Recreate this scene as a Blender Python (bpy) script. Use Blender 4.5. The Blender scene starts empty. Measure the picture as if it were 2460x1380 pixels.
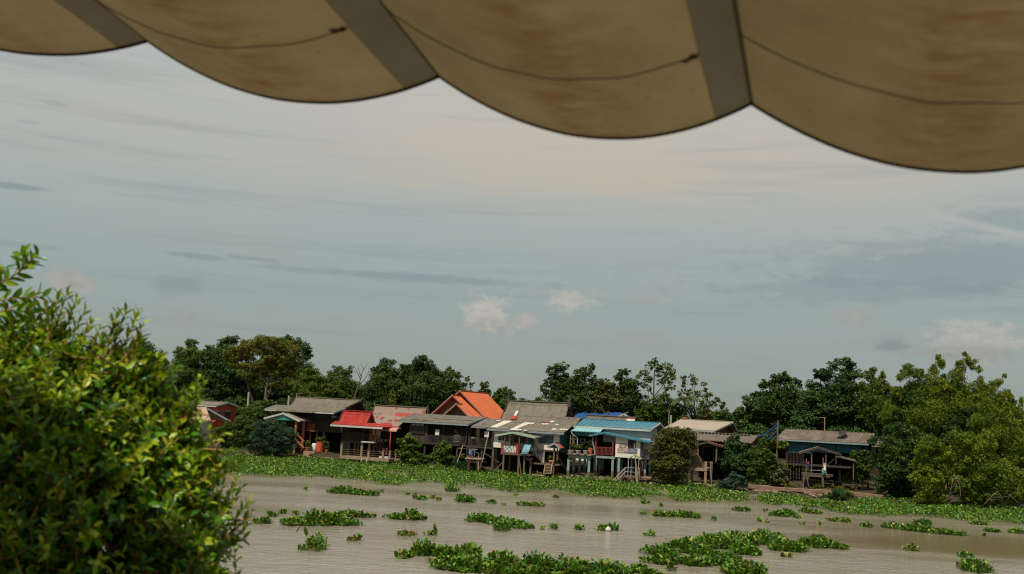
import bpy, math, random
import numpy as np
from mathutils import Vector, Matrix
rng = np.random.default_rng(11); random.seed(11)
SC = bpy.context.scene; COL = SC.collection
FP = 35/36*2460; rad = math.radians
CAMZ = 8.0
ROLL = rad(3.0); PITCH = math.atan(310/FP*math.cos(ROLL))
CAM = np.array([0, 0, CAMZ]); Rv = np.array([1., 0, 0])
Uv = np.array([0, -math.sin(PITCH), math.cos(PITCH)]); Fv = np.array([0, math.cos(PITCH), math.sin(PITCH)])
RC = math.cos(ROLL)*Rv+math.sin(ROLL)*Uv; UC = -math.sin(ROLL)*Rv+math.cos(ROLL)*Uv
def ray(px, py): return Fv+(px-1230)/FP*RC-(py-690)/FP*UC
def at(px, py, Y): d = ray(px, py); return CAM+d*(Y/d[1])
def gnd(px, py, z=0.0): d = ray(px, py); return CAM+d*((z-CAMZ)/d[2])
def bankY(px): return 136.8/(1+(px-1230)/FP/3)
def sstep(a, b, t):
    t = np.clip((t-a)/(b-a), 0, 1); return t*t*(3-2*t)
def gz(x, y):
    s = (y-(150-(x+39.5)/3))*0.949
    far = -1.6+1.95*sstep(-7, 0.5, s)+0.95*sstep(0.5, 14, s)
    n = y+x/3
    near = -1.6+7.8*(1-sstep(4.6, 17, n))
    return np.maximum(far, near)
KS = {0: (0, 0, 1), 1: (420, 920, 6.1325), 2: (780, 920, 6.1325), 3: (1120, 940, 6.272), 4: (1340, 960, 6.272),
      5: (1560, 980, 6.272), 6: (1800, 980, 5.749), 7: (1760, 1120, 3.514), 8: (860, 820, 5.59), 9: (1740, 820, 3.286)}
def K(k, x, y): o = KS[k]; return (o[0]+x/o[2], o[1]+y/o[2])

# ---------- materials ----------
def newmat(name):
    m = bpy.data.materials.new(name); m.use_nodes = True; nt = m.node_tree; nt.nodes.clear()
    out = nt.nodes.new('ShaderNodeOutputMaterial'); return m, nt, out
def nd(nt, t, **kw):
    n = nt.nodes.new(t)
    for k, v in kw.items():
        if k in n.inputs: n.inputs[k].default_value = v
        else: setattr(n, k, v)
    return n
def c4(c): return (c[0], c[1], c[2], 1)
def mathn(nt, op, a, b=None, c=None):
    n = nt.nodes.new('ShaderNodeMath'); n.operation = op
    for i, q in enumerate((a, b, c)):
        if q is None: continue
        if isinstance(q, (int, float)): n.inputs[i].default_value = q
        else: nt.links.new(q, n.inputs[i])
    return n.outputs[0]
def mixc(nt, f, a, b, bt='MIX'):
    n = nt.nodes.new('ShaderNodeMix'); n.data_type = 'RGBA'; n.blend_type = bt
    for i, q in ((0, f), (6, a), (7, b)):
        if isinstance(q, (int, float)): n.inputs[i].default_value = q
        elif isinstance(q, tuple): n.inputs[i].default_value = c4(q)
        else: nt.links.new(q, n.inputs[i])
    return n.outputs[2]
def ramp(nt, f, stops):
    n = nt.nodes.new('ShaderNodeValToRGB'); e = n.color_ramp.elements
    while len(e) < len(stops): e.new(0.5)
    for el, (p, c) in zip(e, stops): el.position = p; el.color = c4(c) if not isinstance(c, float) else (c, c, c, 1)
    nt.links.new(f, n.inputs[0]); return n.outputs[0]
def mat(name, c1, c2=None, scale=1.5, rough=.85, streak=None, lines=None, bump=0., spec=.3, metal=0., sscale=(1, 1, 1), amt=.6):
    """weathered surface: c1/c2 by noise, streak = a third colour in stretched noise, lines = (axis, period, width, dark)"""
    m, nt, out = newmat(name); L = nt.links
    tc = nt.nodes.new('ShaderNodeTexCoord')
    if c2 is None: c2 = tuple(x*.72 for x in c1)
    no = nd(nt, 'ShaderNodeTexNoise', Scale=scale, Detail=7., Roughness=.65); L.new(tc.outputs['Object'], no.inputs['Vector'])
    f = ramp(nt, no.outputs[0], [(.33, 0.), (.68, 1.)])
    col = mixc(nt, f, c1, c2)
    if streak:
        mp = nt.nodes.new('ShaderNodeMapping'); mp.inputs['Scale'].default_value = sscale; L.new(tc.outputs['Object'], mp.inputs[0])
        n2 = nd(nt, 'ShaderNodeTexNoise', Scale=1., Detail=5., Roughness=.6); L.new(mp.outputs[0], n2.inputs['Vector'])
        f2 = ramp(nt, n2.outputs[0], [(.5, 0.), (.7, 1.)])
        col = mixc(nt, mathn(nt, 'MULTIPLY', f2, amt), col, streak)
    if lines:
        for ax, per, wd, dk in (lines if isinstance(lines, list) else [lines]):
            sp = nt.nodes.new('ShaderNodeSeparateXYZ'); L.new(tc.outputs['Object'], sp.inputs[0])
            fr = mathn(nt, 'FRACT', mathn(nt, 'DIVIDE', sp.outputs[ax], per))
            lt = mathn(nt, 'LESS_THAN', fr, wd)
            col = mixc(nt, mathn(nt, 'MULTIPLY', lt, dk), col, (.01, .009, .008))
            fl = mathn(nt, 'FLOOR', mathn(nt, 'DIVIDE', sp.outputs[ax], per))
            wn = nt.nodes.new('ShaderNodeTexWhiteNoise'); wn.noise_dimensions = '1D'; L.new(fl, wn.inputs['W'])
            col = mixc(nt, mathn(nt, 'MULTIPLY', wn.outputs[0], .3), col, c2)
    b = nd(nt, 'ShaderNodeBsdfPrincipled'); b.inputs['Roughness'].default_value = rough
    b.inputs['Specular IOR Level'].default_value = spec; b.inputs['Metallic'].default_value = metal
    L.new(col, b.inputs['Base Color'])
    if bump:
        bp = nd(nt, 'ShaderNodeBump', Strength=bump, Distance=.05); L.new(no.outputs[0], bp.inputs['Height']); L.new(bp.outputs[0], b.inputs['Normal'])
    L.new(b.outputs[0], out.inputs[0]); return m
def leafmat(name, stops, rough=.55, trans=.3, spec=.18, tcol=None):
    m, nt, out = newmat(name); L = nt.links
    a = nt.nodes.new('ShaderNodeAttribute'); a.attribute_name = 'rnd'
    col = ramp(nt, a.outputs['Fac'], stops)
    b = nd(nt, 'ShaderNodeBsdfPrincipled'); b.inputs['Roughness'].default_value = rough; b.inputs['Specular IOR Level'].default_value = spec
    L.new(col, b.inputs['Base Color'])
    t = nt.nodes.new('ShaderNodeBsdfTranslucent')
    L.new(mixc(nt, .5, col, tcol or (.12, .16, .01)), t.inputs['Color'])
    mx = nt.nodes.new('ShaderNodeMixShader'); mx.inputs[0].default_value = trans
    L.new(b.outputs[0], mx.inputs[1]); L.new(t.outputs[0], mx.inputs[2]); L.new(mx.outputs[0], out.inputs[0]); return m

# ---------- objects ----------
def tag(o, label=None, cat=None, group=None, kind=None):
    if label: o['label'] = label
    if cat: o['category'] = cat
    if group: o['group'] = group
    if kind: o['kind'] = kind
    return o
def thing(name, label, cat, loc, rz=0., group=None):
    o = bpy.data.objects.new(name, None); COL.objects.link(o); o.empty_display_size = .3
    o.location = tuple(loc); o.rotation_euler = (0, 0, rz); return tag(o, label, cat, group)
class MB:
    def __init__(s): s.v = []; s.f = []
    def add(s, vs, fs):
        n = len(s.v); s.v += [tuple(map(float, p)) for p in vs]; s.f += [tuple(i+n for i in f) for f in fs]; return s
    def box(s, a, b, c, d, e, f):
        if a > b: a, b = b, a
        if c > d: c, d = d, c
        if e > f: e, f = f, e
        return s.add([(a, c, e), (b, c, e), (b, d, e), (a, d, e), (a, c, f), (b, c, f), (b, d, f), (a, d, f)],
                     [(0, 3, 2, 1), (4, 5, 6, 7), (0, 1, 5, 4), (1, 2, 6, 5), (2, 3, 7, 6), (3, 0, 4, 7)])
    def bar(s, p, q, a, b=None):
        p = np.array(p, float); q = np.array(q, float); b = b or a
        d = (q-p)/max(np.linalg.norm(q-p), 1e-6)
        up = np.array([0, 0, 1.]) if abs(d[2]) < .95 else np.array([0, 1., 0])
        x = np.cross(d, up); x /= np.linalg.norm(x); y = np.cross(x, d)
        c = [(-a/2, -b/2), (a/2, -b/2), (a/2, b/2), (-a/2, b/2)]
        return s.add([e+x*i+y*j for e in (p, q) for i, j in c], [(3, 2, 1, 0), (4, 5, 6, 7), (0, 1, 5, 4), (1, 2, 6, 5), (2, 3, 7, 6), (3, 0, 4, 7)])
    def path(s, pts, rs, n=7, cap=True):
        pts = [np.array(p, float) for p in pts]; vs = []; fs = []
        if isinstance(rs, (int, float)): rs = [rs]*len(pts)
        x = None
        for i, p in enumerate(pts):
            d = pts[min(i+1, len(pts)-1)]-pts[max(i-1, 0)]; d = d/max(np.linalg.norm(d), 1e-9)
            if x is None:
                up = np.array([0, 0, 1.]) if abs(d[2]) < .9 else np.array([0, 1., 0]); x = np.cross(d, up)
            else: x = x-d*np.dot(x, d)
            x = x/max(np.linalg.norm(x), 1e-9); y = np.cross(d, x)
            vs += [p+rs[i]*(x*math.cos(2*math.pi*k/n)+y*math.sin(2*math.pi*k/n)) for k in range(n)]
        for i in range(len(pts)-1):
            for k in range(n): fs.append((i*n+k, i*n+(k+1) % n, (i+1)*n+(k+1) % n, (i+1)*n+k))
        if cap: fs.append(tuple(range(n-1, -1, -1))); fs.append(tuple((len(pts)-1)*n+k for k in range(n)))
        return s.add(vs, fs)
    def lathe(s, c, prof, n=14):
        vs = []; fs = []
        for r, z in prof: vs += [(c[0]+r*math.cos(2*math.pi*k/n), c[1]+r*math.sin(2*math.pi*k/n), c[2]+z) for k in range(n)]
        for i in range(len(prof)-1):
            for k in range(n): fs.append((i*n+k, i*n+(k+1) % n, (i+1)*n+(k+1) % n, (i+1)*n+k))
        fs.append(tuple(range(n-1, -1, -1))); fs.append(tuple((len(prof)-1)*n+k for k in range(n)))
        return s.add(vs, fs)
    def prism(s, poly, off):
        n = len(poly); off = np.array(off, float); a = [np.array(p, float) for p in poly]
        return s.add(a+[p+off for p in a], [tuple(range(n)), tuple(range(2*n-1, n-1, -1))]+[(i, i+n, (i+1) % n+n, (i+1) % n) for i in range(n)])
    def slab(s, A, B, C, D, th=.06, pitch=0, amp=.04, sag=0., rows=1):
        """A,B along the eave, D,C along the ridge; corrugated with the given pitch; sag bends the slope and ridge"""
        A, B, C, D = [np.array(p, float) for p in (A, B, C, D)]
        L = np.linalg.norm(B-A); nu = max(2, int(L/pitch*2)) if pitch else (2 if not sag else 12); nv = rows if not sag else 8
        top = []; 
        for j in range(nv+1):
            t = j/nv
            for i in range(nu+1):
                q = i/nu; p = (A*(1-q)+B*q)*(1-t)+(D*(1-q)+C*q)*t
                z = (amp*(1 if i % 2 else -1) if pitch else 0)-sag*4*t*(1-t)-sag*.35*t*4*q*(1-q)
                z += .012*math.sin(i*1.7+j*2.1)
                top.append(p+np.array([0, 0, z]))
        n = len(top); vs = top+[p-np.array([0, 0, th]) for p in top]; fs = []; w = nu+1
        for j in range(nv):
            for i in range(nu):
                a = j*w+i; fs += [(a, a+1, a+w+1, a+w), (n+a+w, n+a+w+1, n+a+1, n+a)]
        for i in range(nu):
            fs += [(n+i, n+i+1, i+1, i), (nv*w+i, nv*w+i+1, n+nv*w+i+1, n+nv*w+i)]
        for j in range(nv): 
            a = j*w; b = a+w; fs += [(a, b, n+b, n+a), (a+nu, n+a+nu, n+b+nu, b+nu)]
        return s.add(vs, fs)
    def build(s, name, m, parent=None, loc=None, smooth=False):
        me = bpy.data.meshes.new(name); me.from_pydata(s.v, [], s.f); me.materials.append(m); me.update()
        if smooth: me.polygons.foreach_set('use_smooth', [True]*len(me.polygons))
        o = bpy.data.objects.new(name, me); COL.objects.link(o)
        if parent is not None: o.parent = parent
        if loc is not None: o.location = tuple(loc)
        return o
def npmesh(name, V, Q, rnd, m, parent=None, loc=None, smooth=False, uv=None):
    """V n×3, Q m×k polygon indices, rnd: one random number per face for the leaf colour"""
    me = bpy.data.meshes.new(name); k = Q.shape[1]; nf = len(Q)
    me.vertices.add(len(V)); me.vertices.foreach_set('co', np.ascontiguousarray(V, dtype=np.float32).ravel())
    me.loops.add(nf*k); me.loops.foreach_set('vertex_index', np.ascontiguousarray(Q, dtype=np.int32).ravel())
    me.polygons.add(nf); me.polygons.foreach_set('loop_start', np.arange(0, nf*k, k, dtype=np.int32))
    if rnd is not None:
        a = me.attributes.new('rnd', 'FLOAT', 'FACE'); a.data.foreach_set('value', np.ascontiguousarray(rnd, dtype=np.float32))
    me.update(calc_edges=True); me.materials.append(m)
    if smooth: me.polygons.foreach_set('use_smooth', np.ones(nf, dtype=bool))
    if uv is not None:
        l = me.uv_layers.new(name='UVMap'); l.data.foreach_set('uv', np.ascontiguousarray(uv[Q.ravel()], dtype=np.float32).ravel())
    o = bpy.data.objects.new(name, me); COL.objects.link(o)
    if parent is not None: o.parent = parent
    if loc is not None: o.location = tuple(loc)
    return o

# ---------- house frame ----------
class House:
    def __init__(s, name, label, cat, px, off, yaw=20., k=0, base=.4, group=None, py=1100):
        s.k = k; Y = bankY(px)+off; p = at(px, py, Y); s.a = rad(yaw)
        s.O = np.array([p[0], p[1], base]); s.u = np.array([math.cos(s.a), -math.sin(s.a), 0]); s.vv = np.array([math.sin(s.a), math.cos(s.a), 0])
        s.e = thing(name, label, cat, s.O, -s.a, group)
    def q(s, x, y, v=0.):
        d = ray(*K(s.k, x, y)); t = (v-np.dot(CAM-s.O, s.vv))/np.dot(d, s.vv); p = CAM+t*d-s.O
        return np.dot(p, s.u), p[2]
    def qg(s, x, y, u):                 # on an end wall: plane u = const
        d = ray(*K(s.k, x, y)); t = (u-np.dot(CAM-s.O, s.u))/np.dot(d, s.u); p = CAM+t*d-s.O
        return np.dot(p, s.vv), p[2]
    def L(s, x, y, v=0.): u, w = s.q(x, y, v); return np.array([u, v, w])
    def rect(s, xa, xb, yt, yb, v):
        ym = (yt+yb)/2; xm = (xa+xb)/2
        return s.q(xa, ym, v)[0], s.q(xb, ym, v)[0], s.q(xm, yb, v)[1], s.q(xm, yt, v)[1]
    def box(s, name, m, xa, xb, yt, yb, v0, v1, parent=None):
        u0, u1, w0, w1 = s.rect(xa, xb, yt, yb, v0)
        return MB().box(u0, u1, v0, v1, w0, w1).build(name, m, parent or s.e)
    def bar(s, name, m, p, q, v, th, v2=None, th2=None, parent=None):
        return MB().bar(s.L(p[0], p[1], v), s.L(q[0], q[1], v if v2 is None else v2), th, th2).build(name, m, parent or s.e)
    def post(s, name, m, x, yt, yb, v, th, ground=False):
        u, w1 = s.q(x, yt, v); w0 = s.q(x, yb, v)[1] if not ground else -1.2
        return MB().box(u-th/2, u+th/2, v-th/2, v+th/2, w0, w1).build(name, m, s.e)
    def roof(s, el, er, rl, rr, ve, m, name='roof', pitch=.3, amp=.035, sag=0., th=.06, half=None, back=True, fascia=None, barge=None, cap=None, fh=.22):
        ue = (s.q(*el, ve)[0]+s.q(*er, ve)[0])/2
        if half is None:
            f = lambda h: (s.q(*rl, ve+h)[0]+s.q(*rr, ve+h)[0])/2-ue
            a, b = f(0), f(1); half = min(max(-a/(b-a), 1.3), 6.5)
        vr = ve+half
        u0 = s.q(*el, ve)[0]; u1 = s.q(*er, ve)[0]; we = (s.q(*el, ve)[1]+s.q(*er, ve)[1])/2
        r0 = s.q(*rl, vr)[0]; r1 = s.q(*rr, vr)[0]; wr = (s.q(*rl, vr)[1]+s.q(*rr, vr)[1])/2
        b = MB().slab((u0, ve, we), (u1, ve, we), (r1, vr, wr), (r0, vr, wr), th, pitch, amp, sag)
        vb = vr+half
        if back: b.slab((r0, vr+.01, wr), (r1, vr+.01, wr), (u1, vb, we), (u0, vb, we), th, pitch, amp, sag)
        o = b.build(name, m, s.e)
        if fascia: MB().box(u0+.05, u1-.05, ve-.035, ve+.015, we-fh-.02, we-.07).build('fascia', fascia, o)
        if barge:
            for uu, ru in ((u0, r0), (u1, r1)):
                g = MB(); sg = -.03 if uu == u0 else .03
                g.bar((uu+sg, ve-.02, we-.08), (ru+sg, vr, wr-.08), .06, .24)
                if back: g.bar((ru+sg, vr, wr-.08), (uu+sg, vb, we-.08), .06, .24)
                g.build('bargeboard', barge, o)
        if cap: MB().bar((r0-.03, vr, wr+.05), (r1+.03, vr, wr+.05), .3, .1).build('ridge_cap', cap, o)
        R = dict(o=o, u0=u0, u1=u1, r0=r0, r1=r1, ve=ve, vr=vr, vb=vb, we=we, wr=wr, sag=sag); return R
    def body(s, R, m, name='wall', ins=.5, w0=None, fo=.8, wy=None):
        u0 = max(R['u0'], R['r0'])+ins; u1 = min(R['u1'], R['r1'])-ins; a = R['ve']+fo; b = R['vb']-fo
        sl = (R['wr']-R['we'])/(R['vr']-R['ve']); we = R['we']+sl*fo-.14; wr = R['wr']-.14
        if w0 is None: w0 = s.q(*wy, a)[1] if wy else -.6
        sg = R['sag']; pf = lambda t: we+(wr-we)*t-sg*1.5*4*t*(1-t)
        top = [(u0, a+(R['vr']-a)*t, pf(t)) for t in (0, .2, .4, .6, .8, 1)] if sg else [(u0, a, we), (u0, R['vr'], wr)]
        tb = [(u0, b+(R['vr']-b)*t, pf(t)) for t in (.8, .6, .4, .2, 0)] if sg else [(u0, b, we)]
        if sg: top = [(x, y, z-sg*.5) for x, y, z in top]; tb = [(x, y, z-sg*.5) for x, y, z in tb]
        MB().prism([(u0, a, w0)]+top+tb+[(u0, b, w0)], (u1-u0, 0, 0)).build(name, m, s.e)
        return u0, u1, a, b, w0, we
    def patch(s, R, pts, m, lift=.05):
        """a replacement sheet lying on the front slope of roof R"""
        n = np.array([0, -(R['wr']-R['we']), R['vr']-R['ve']]); n = n/np.linalg.norm(n); p0 = np.array([R['u0'], R['ve'], R['we']])
        nw = s.u*n[0]+s.vv*n[1]+np.array([0, 0, n[2]]); P0 = s.O+s.u*p0[0]+s.vv*p0[1]+np.array([0, 0, p0[2]])
        out = []
        for x, y in pts:
            d = ray(*K(s.k, x, y)); drop = 0.
            for _ in range(5):
                t = (np.dot(P0-CAM, nw)+(lift-drop)*nw[2])/np.dot(d, nw); p = CAM+t*d-s.O; o = np.array([np.dot(p, s.u), np.dot(p, s.vv), p[2]])
                tt = min(max((o[1]-R['ve'])/(R['vr']-R['ve']), 0), 1); q = min(max((o[0]-R['u0'])/(R['u1']-R['u0']), 0), 1); drop = R['sag']*(4*tt*(1-tt)+.35*tt*4*q*(1-q))
            out.append(o)
        MB().slab(*out, .03, .3, .03).build('roof_patch', m, R['o'])
    def gableroof(s, pk, le, ri, v0, Ln, m, th=.07, pitch=.3, barge=None, infill=None, name='roof', cap=None, inset=.5, strip=None):
        """roof with its gable to the river: ridge runs back along v"""
        up, wp = s.q(*pk, v0); ul, wl = s.q(*le, v0); ur, wr = s.q(*ri, v0); v1 = v0+Ln
        b = MB().slab((ul, v1, wl), (ul, v0, wl), (up, v0, wp), (up, v1, wp), th, pitch, .03)
        b.slab((ur, v0, wr), (ur, v1, wr), (up, v1, wp+.005), (up, v0, wp+.005), th, pitch, .03)
        o = b.build(name, m, s.e)
        if barge:
            MB().bar((ul, v0-.03, wl-.07), (up, v0-.03, wp-.07), .06, .26).bar((up, v0-.03, wp-.07), (ur, v0-.03, wr-.07), .06, .26).build('bargeboard', barge, o)
        if cap: MB().bar((up, v0-.05, wp+.06), (up, v1, wp+.06), .3, .1).build('ridge_cap', cap, o)
        if infill:
            k = .86
            MB().prism([(up, v0+inset, wp-.2), (up+(ul-up)*k, v0+inset, wp-.2+(wl-wp)*k), (up+(ur-up)*k, v0+inset, wp-.2+(wr-wp)*k)], (0, .08, 0)).build('gable', infill, s.e)
        return o, (up, wp, ul, wl, ur, wr)
    def rail(s, p, q, v, h, m, v2=None, n=None, name='railing', bt=.05, extra=True):
        a = s.L(*p, v); b = s.L(*q, v if v2 is None else v2); g = MB(); L = np.linalg.norm(b-a); n = n or max(2, int(L/.17))
        z = np.array([0, 0, 1.])
        g.bar(a+z*h, b+z*h, .08, .07).bar(a+z*.1, b+z*.1, .06, .06)
        for i in range(n+1):
            c = a+(b-a)*i/n; w = bt if i not in (0, n) else .09
            g.box(c[0]-w/2, c[0]+w/2, c[1]-w/2+.001, c[1]+w/2-.001, c[2], c[2]+h-.04)
        return g.build(name, m, s.e)
    def window(s, xa, xb, yt, yb, v, m, pane, nx=3, ny=2, depth=.12, fw=.08):
        u0, u1, w0, w1 = s.rect(xa, xb, yt, yb, v); g = MB()
        g.box(u0-fw, u0, v-depth, v, w0-fw, w1+fw).box(u1, u1+fw, v-depth, v, w0-fw, w1+fw)
        g.box(u0, u1, v-depth, v, w0-fw, w0).box(u0, u1, v-depth, v, w1, w1+fw)
        for i in range(1, nx): c = u0+(u1-u0)*i/nx; g.box(c-.05, c+.05, v-depth+.01, v-.01, w0, w1)
        for j in range(1, ny): c = w0+(w1-w0)*j/ny; g.box(u0, u1, v-depth+.03, v-.02, c-.025, c+.025)
        f = g.build('window', m, s.e); MB().box(u0, u1, v-.06, v-.03, w0, w1).build('pane', pane, f); return f
    def finial(s, base, tip, v, m, parent, bend=0., r=.16):
        a = s.L(*base, v); b = s.L(*tip, v); mid = (a+b)/2+np.array([bend, 0, 0])
        MB().path([a, mid, b], [r, r*.55, r*.12], 6).build('finial', m, parent)
# ---------- camera, light, sky ----------
cam = bpy.data.cameras.new('camera'); cam.lens = 35; cam.sensor_width = 36; cam.clip_end = 9000; cam.clip_start = .05
cam.dof.use_dof = True; cam.dof.focus_distance = 130; cam.dof.aperture_fstop = 3.2
co = bpy.data.objects.new('camera', cam); COL.objects.link(co); SC.camera = co
M3 = Matrix((RC, UC, -Fv)).transposed(); co.matrix_world = Matrix.Translation(CAM) @ M3.to_4x4()
SUN_EL = rad(61); SX, SY = -.5, -.866
sv = Vector((SX*math.cos(SUN_EL), SY*math.cos(SUN_EL), math.sin(SUN_EL)))
sl = bpy.data.lights.new('sun', 'SUN'); sl.energy = 4.8; sl.angle = rad(.6); sl.color = (1, .93, .80)
so = bpy.data.objects.new('sun', sl); COL.objects.link(so); so.rotation_euler = sv.to_track_quat('Z', 'Y').to_euler(); so.location = (0, -20, 40)
SC.cycles.filter_width = 1.15; SC.view_settings.view_transform = 'Standard'; SC.view_settings.look = 'None'; SC.view_settings.gamma = 1; SC.view_settings.exposure = 0
def world():
    w = bpy.data.worlds.new('World'); SC.world = w; w.use_nodes = True; nt = w.node_tree; nt.nodes.clear(); L = nt.links
    out = nt.nodes.new('ShaderNodeOutputWorld'); bg = nt.nodes.new('ShaderNodeBackground'); bg.inputs[1].default_value = .1; L.new(bg.outputs[0], out.inputs[0])
    sky = nt.nodes.new('ShaderNodeTexSky'); sky.sky_type = 'NISHITA'; sky.sun_disc = False; sky.sun_elevation = SUN_EL; sky.sun_rotation = math.atan2(SX, SY)
    tc = nt.nodes.new('ShaderNodeTexCoord'); sp = nt.nodes.new('ShaderNodeSeparateXYZ'); L.new(tc.outputs['Generated'], sp.inputs[0])
    D = 180/math.pi
    az = mathn(nt, 'MULTIPLY', mathn(nt, 'ARCTAN2', sp.outputs[0], sp.outputs[1]), D)
    el = mathn(nt, 'MULTIPLY', mathn(nt, 'ARCSINE', sp.outputs[2]), D)
    def noise(sx, sy, det=6., ox=0., ro=.6):
        cb = nt.nodes.new('ShaderNodeCombineXYZ'); L.new(mathn(nt, 'MULTIPLY_ADD', az, sx, ox), cb.inputs[0]); L.new(mathn(nt, 'MULTIPLY', el, sy), cb.inputs[1])
        n = nd(nt, 'ShaderNodeTexNoise', Scale=1., Detail=det, Roughness=ro); L.new(cb.outputs[0], n.inputs['Vector']); return n.outputs[0]
    e01 = mathn(nt, 'DIVIDE', el, 40.)
    grey = ramp(nt, e01, [(0., (0.290, 0.333, 0.302)), (.09, (0.316, 0.369, 0.345)), (.16, (0.327, 0.395, 0.380)), (.22, (0.360, 0.428, 0.411)), (.29, (0.416, 0.468, 0.440)), (.42, (0.465, 0.508, 0.500)), (.6, (0.487, 0.535, 0.554)), (1., (0.477, 0.524, 0.565))])
    warm = ramp(nt, e01, [(0., (0.290, 0.295, 0.264)), (.1, (0.331, 0.336, 0.305)), (.24, (0.414, 0.414, 0.362)), (.34, (0.507, 0.471, 0.398)), (.6, (0.559, 0.538, 0.497)), (1., (0.621, 0.600, 0.559))])
    sc = nt.nodes.new('ShaderNodeVectorMath'); sc.operation = 'SCALE'; sc.inputs[3].default_value = .1*.6; L.new(sky.outputs[0], sc.inputs[0])
    blue = mixc(nt, .12, grey, sc.outputs[0])
    # broad veils of high cloud, long and flat
    n1 = noise(.055, .16, 5., 3.1); n2 = noise(.10, .75, 7., 9.3, .62)
    def gauss(a0, e0, sa, se):
        d2 = mathn(nt, 'ADD', mathn(nt, 'POWER', mathn(nt, 'ABSOLUTE', mathn(nt, 'DIVIDE', mathn(nt, 'SUBTRACT', az, a0), sa)), 2.),
                   mathn(nt, 'POWER', mathn(nt, 'ABSOLUTE', mathn(nt, 'DIVIDE', mathn(nt, 'SUBTRACT', el, e0), se)), 2.))
        return mathn(nt, 'EXPONENT', mathn(nt, 'MULTIPLY', d2, -1.))
    def ae(x, y):
        d = ray(x, y); d = d/np.linalg.norm(d); return math.atan2(d[0], d[1])*D, math.asin(d[2])*D
    a, e = ae(1480, 350); core = gauss(a, e, 27., 5.2)
    edge = ramp(nt, mathn(nt, 'MULTIPLY', mathn(nt, 'ADD', el, mathn(nt, 'MULTIPLY_ADD', n2, 2.2, -1.1)), .05), [(.545, 0.), (.655, 1.)]); core = mathn(nt, 'MULTIPLY', core, edge)
    a, e = ae(420, 290); core = mathn(nt, 'MAXIMUM', core, mathn(nt, 'MULTIPLY', gauss(a, e, 12., 1.8), .62))
    f = mathn(nt, 'ADD', mathn(nt, 'MULTIPLY', core, 1.0), mathn(nt, 'MULTIPLY_ADD', n1, 1.0, -.48))
    f = mathn(nt, 'ADD', f, mathn(nt, 'MULTIPLY_ADD', n2, .62, -.31))
    f = ramp(nt, f, [(.02, 0.), (.95, 1.)])
    col = mixc(nt, f, blue, warm)
    # darker slate streaks
    n3 = noise(.045, .85, 6., 21.7, .6)
    col = mixc(nt, mathn(nt, 'MULTIPLY', ramp(nt, n3, [(.52, 0.), (.72, 1.)]), .35), col, (.215, .275, .285))
    nf = noise(.55, 1.5, 7., 4.4, .62); nq = noise(1.25, 1.9, 8., 14.4, .66)
    for x, y, wx, wy, k, cc in ((1010, 668, 330, 11, .55, (.215, .27, .285)), (470, 616, 75, 7, .6, (.22, .275, .29)), (615, 622, 60, 6, .5, (.22, .275, .29)), (30, 447, 60, 7, .7, (.22, .28, .30)),
                             (2330, 640, 420, 60, .55, (.235, .285, .30)), (2080, 700, 330, 30, .45, (.235, .285, .30)), (135, 250, 30, 8, .45, (.33, .40, .42)), (72, 294, 30, 5, .45, (.33, .40, .42)), (60, 590, 70, 7, .45, (.24, .30, .31)),
                             (430, 690, 60, 26, .4, (.225, .28, .29)), (2140, 832, 40, 15, .6, (.215, .26, .265)), (2400, 535, 110, 36, .6, (.255, .32, .335)),
                             (1168, 752, 50, 42, 1.2, (.52, .505, .465)), (1178, 780, 62, 22, .9, (.42, .41, .38)), (1262, 768, 34, 20, .8, (.44, .43, .39)), (1372, 722, 54, 24, .95, (.48, .475, .435)), (2050, 762, 52, 24, .6, (.40, .385, .355)),
                             (2345, 815, 100, 42, .95, (.47, .465, .43)), (2330, 850, 120, 20, .6, (.33, .325, .31)), (165, 676, 56, 26, .8, (.41, .39, .36)), (440, 765, 45, 22, .45, (.36, .36, .345)), (640, 745, 40, 18, .3, (.36, .36, .345)), (1570, 722, 50, 8, .4, (.40, .39, .36)),
                             (1540, 810, 70, 16, .35, (.36, .355, .335)), (800, 770, 40, 14, .3, (.36, .36, .345))):
        a, e = ae(x, y); g = gauss(a, e, wx/42., wy/42.)
        m = ramp(nt, mathn(nt, 'ADD', g, mathn(nt, 'MULTIPLY_ADD', nq if cc[0] > .3 else nf, 2.1, -1.06)), [(.16, 0.), (.62, 1.)])
        col = mixc(nt, mathn(nt, 'MULTIPLY', mathn(nt, 'MULTIPLY', m, mathn(nt, 'POWER', g, .35)), min(k, 1.)), col, mixc(nt, ramp(nt, nq, [(.38, 0.), (.62, 1.)]), tuple(q*(.84 if cc[0] > .3 else 1) for q in cc), cc))
    # a thin vapour trail
    (a, e), (a2, e2) = ae(2215, 510), ae(2480, 572); sl_ = (e2-e)/(a2-a)
    t = mathn(nt, 'SUBTRACT', el, mathn(nt, 'MULTIPLY_ADD', az, sl_, e-sl_*a)); t = mathn(nt, 'EXPONENT', mathn(nt, 'MULTIPLY', mathn(nt, 'POWER', mathn(nt, 'ABSOLUTE', mathn(nt, 'DIVIDE', t, .22)), 2.), -1.))
    t = mathn(nt, 'MULTIPLY', t, ramp(nt, mathn(nt, 'MULTIPLY_ADD', az, .1, -a*.1+.0), [(0., 0.), (.15, 1.)]))
    col = mixc(nt, mathn(nt, 'MULTIPLY', t, mathn(nt, 'MULTIPLY', nf, 1.1)), col, (.49, .50, .475))
    s2 = nt.nodes.new('ShaderNodeVectorMath'); s2.operation = 'SCALE'; s2.inputs[3].default_value = 10.; L.new(col, s2.inputs[0]); L.new(s2.outputs[0], bg.inputs[0])
world()

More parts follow.
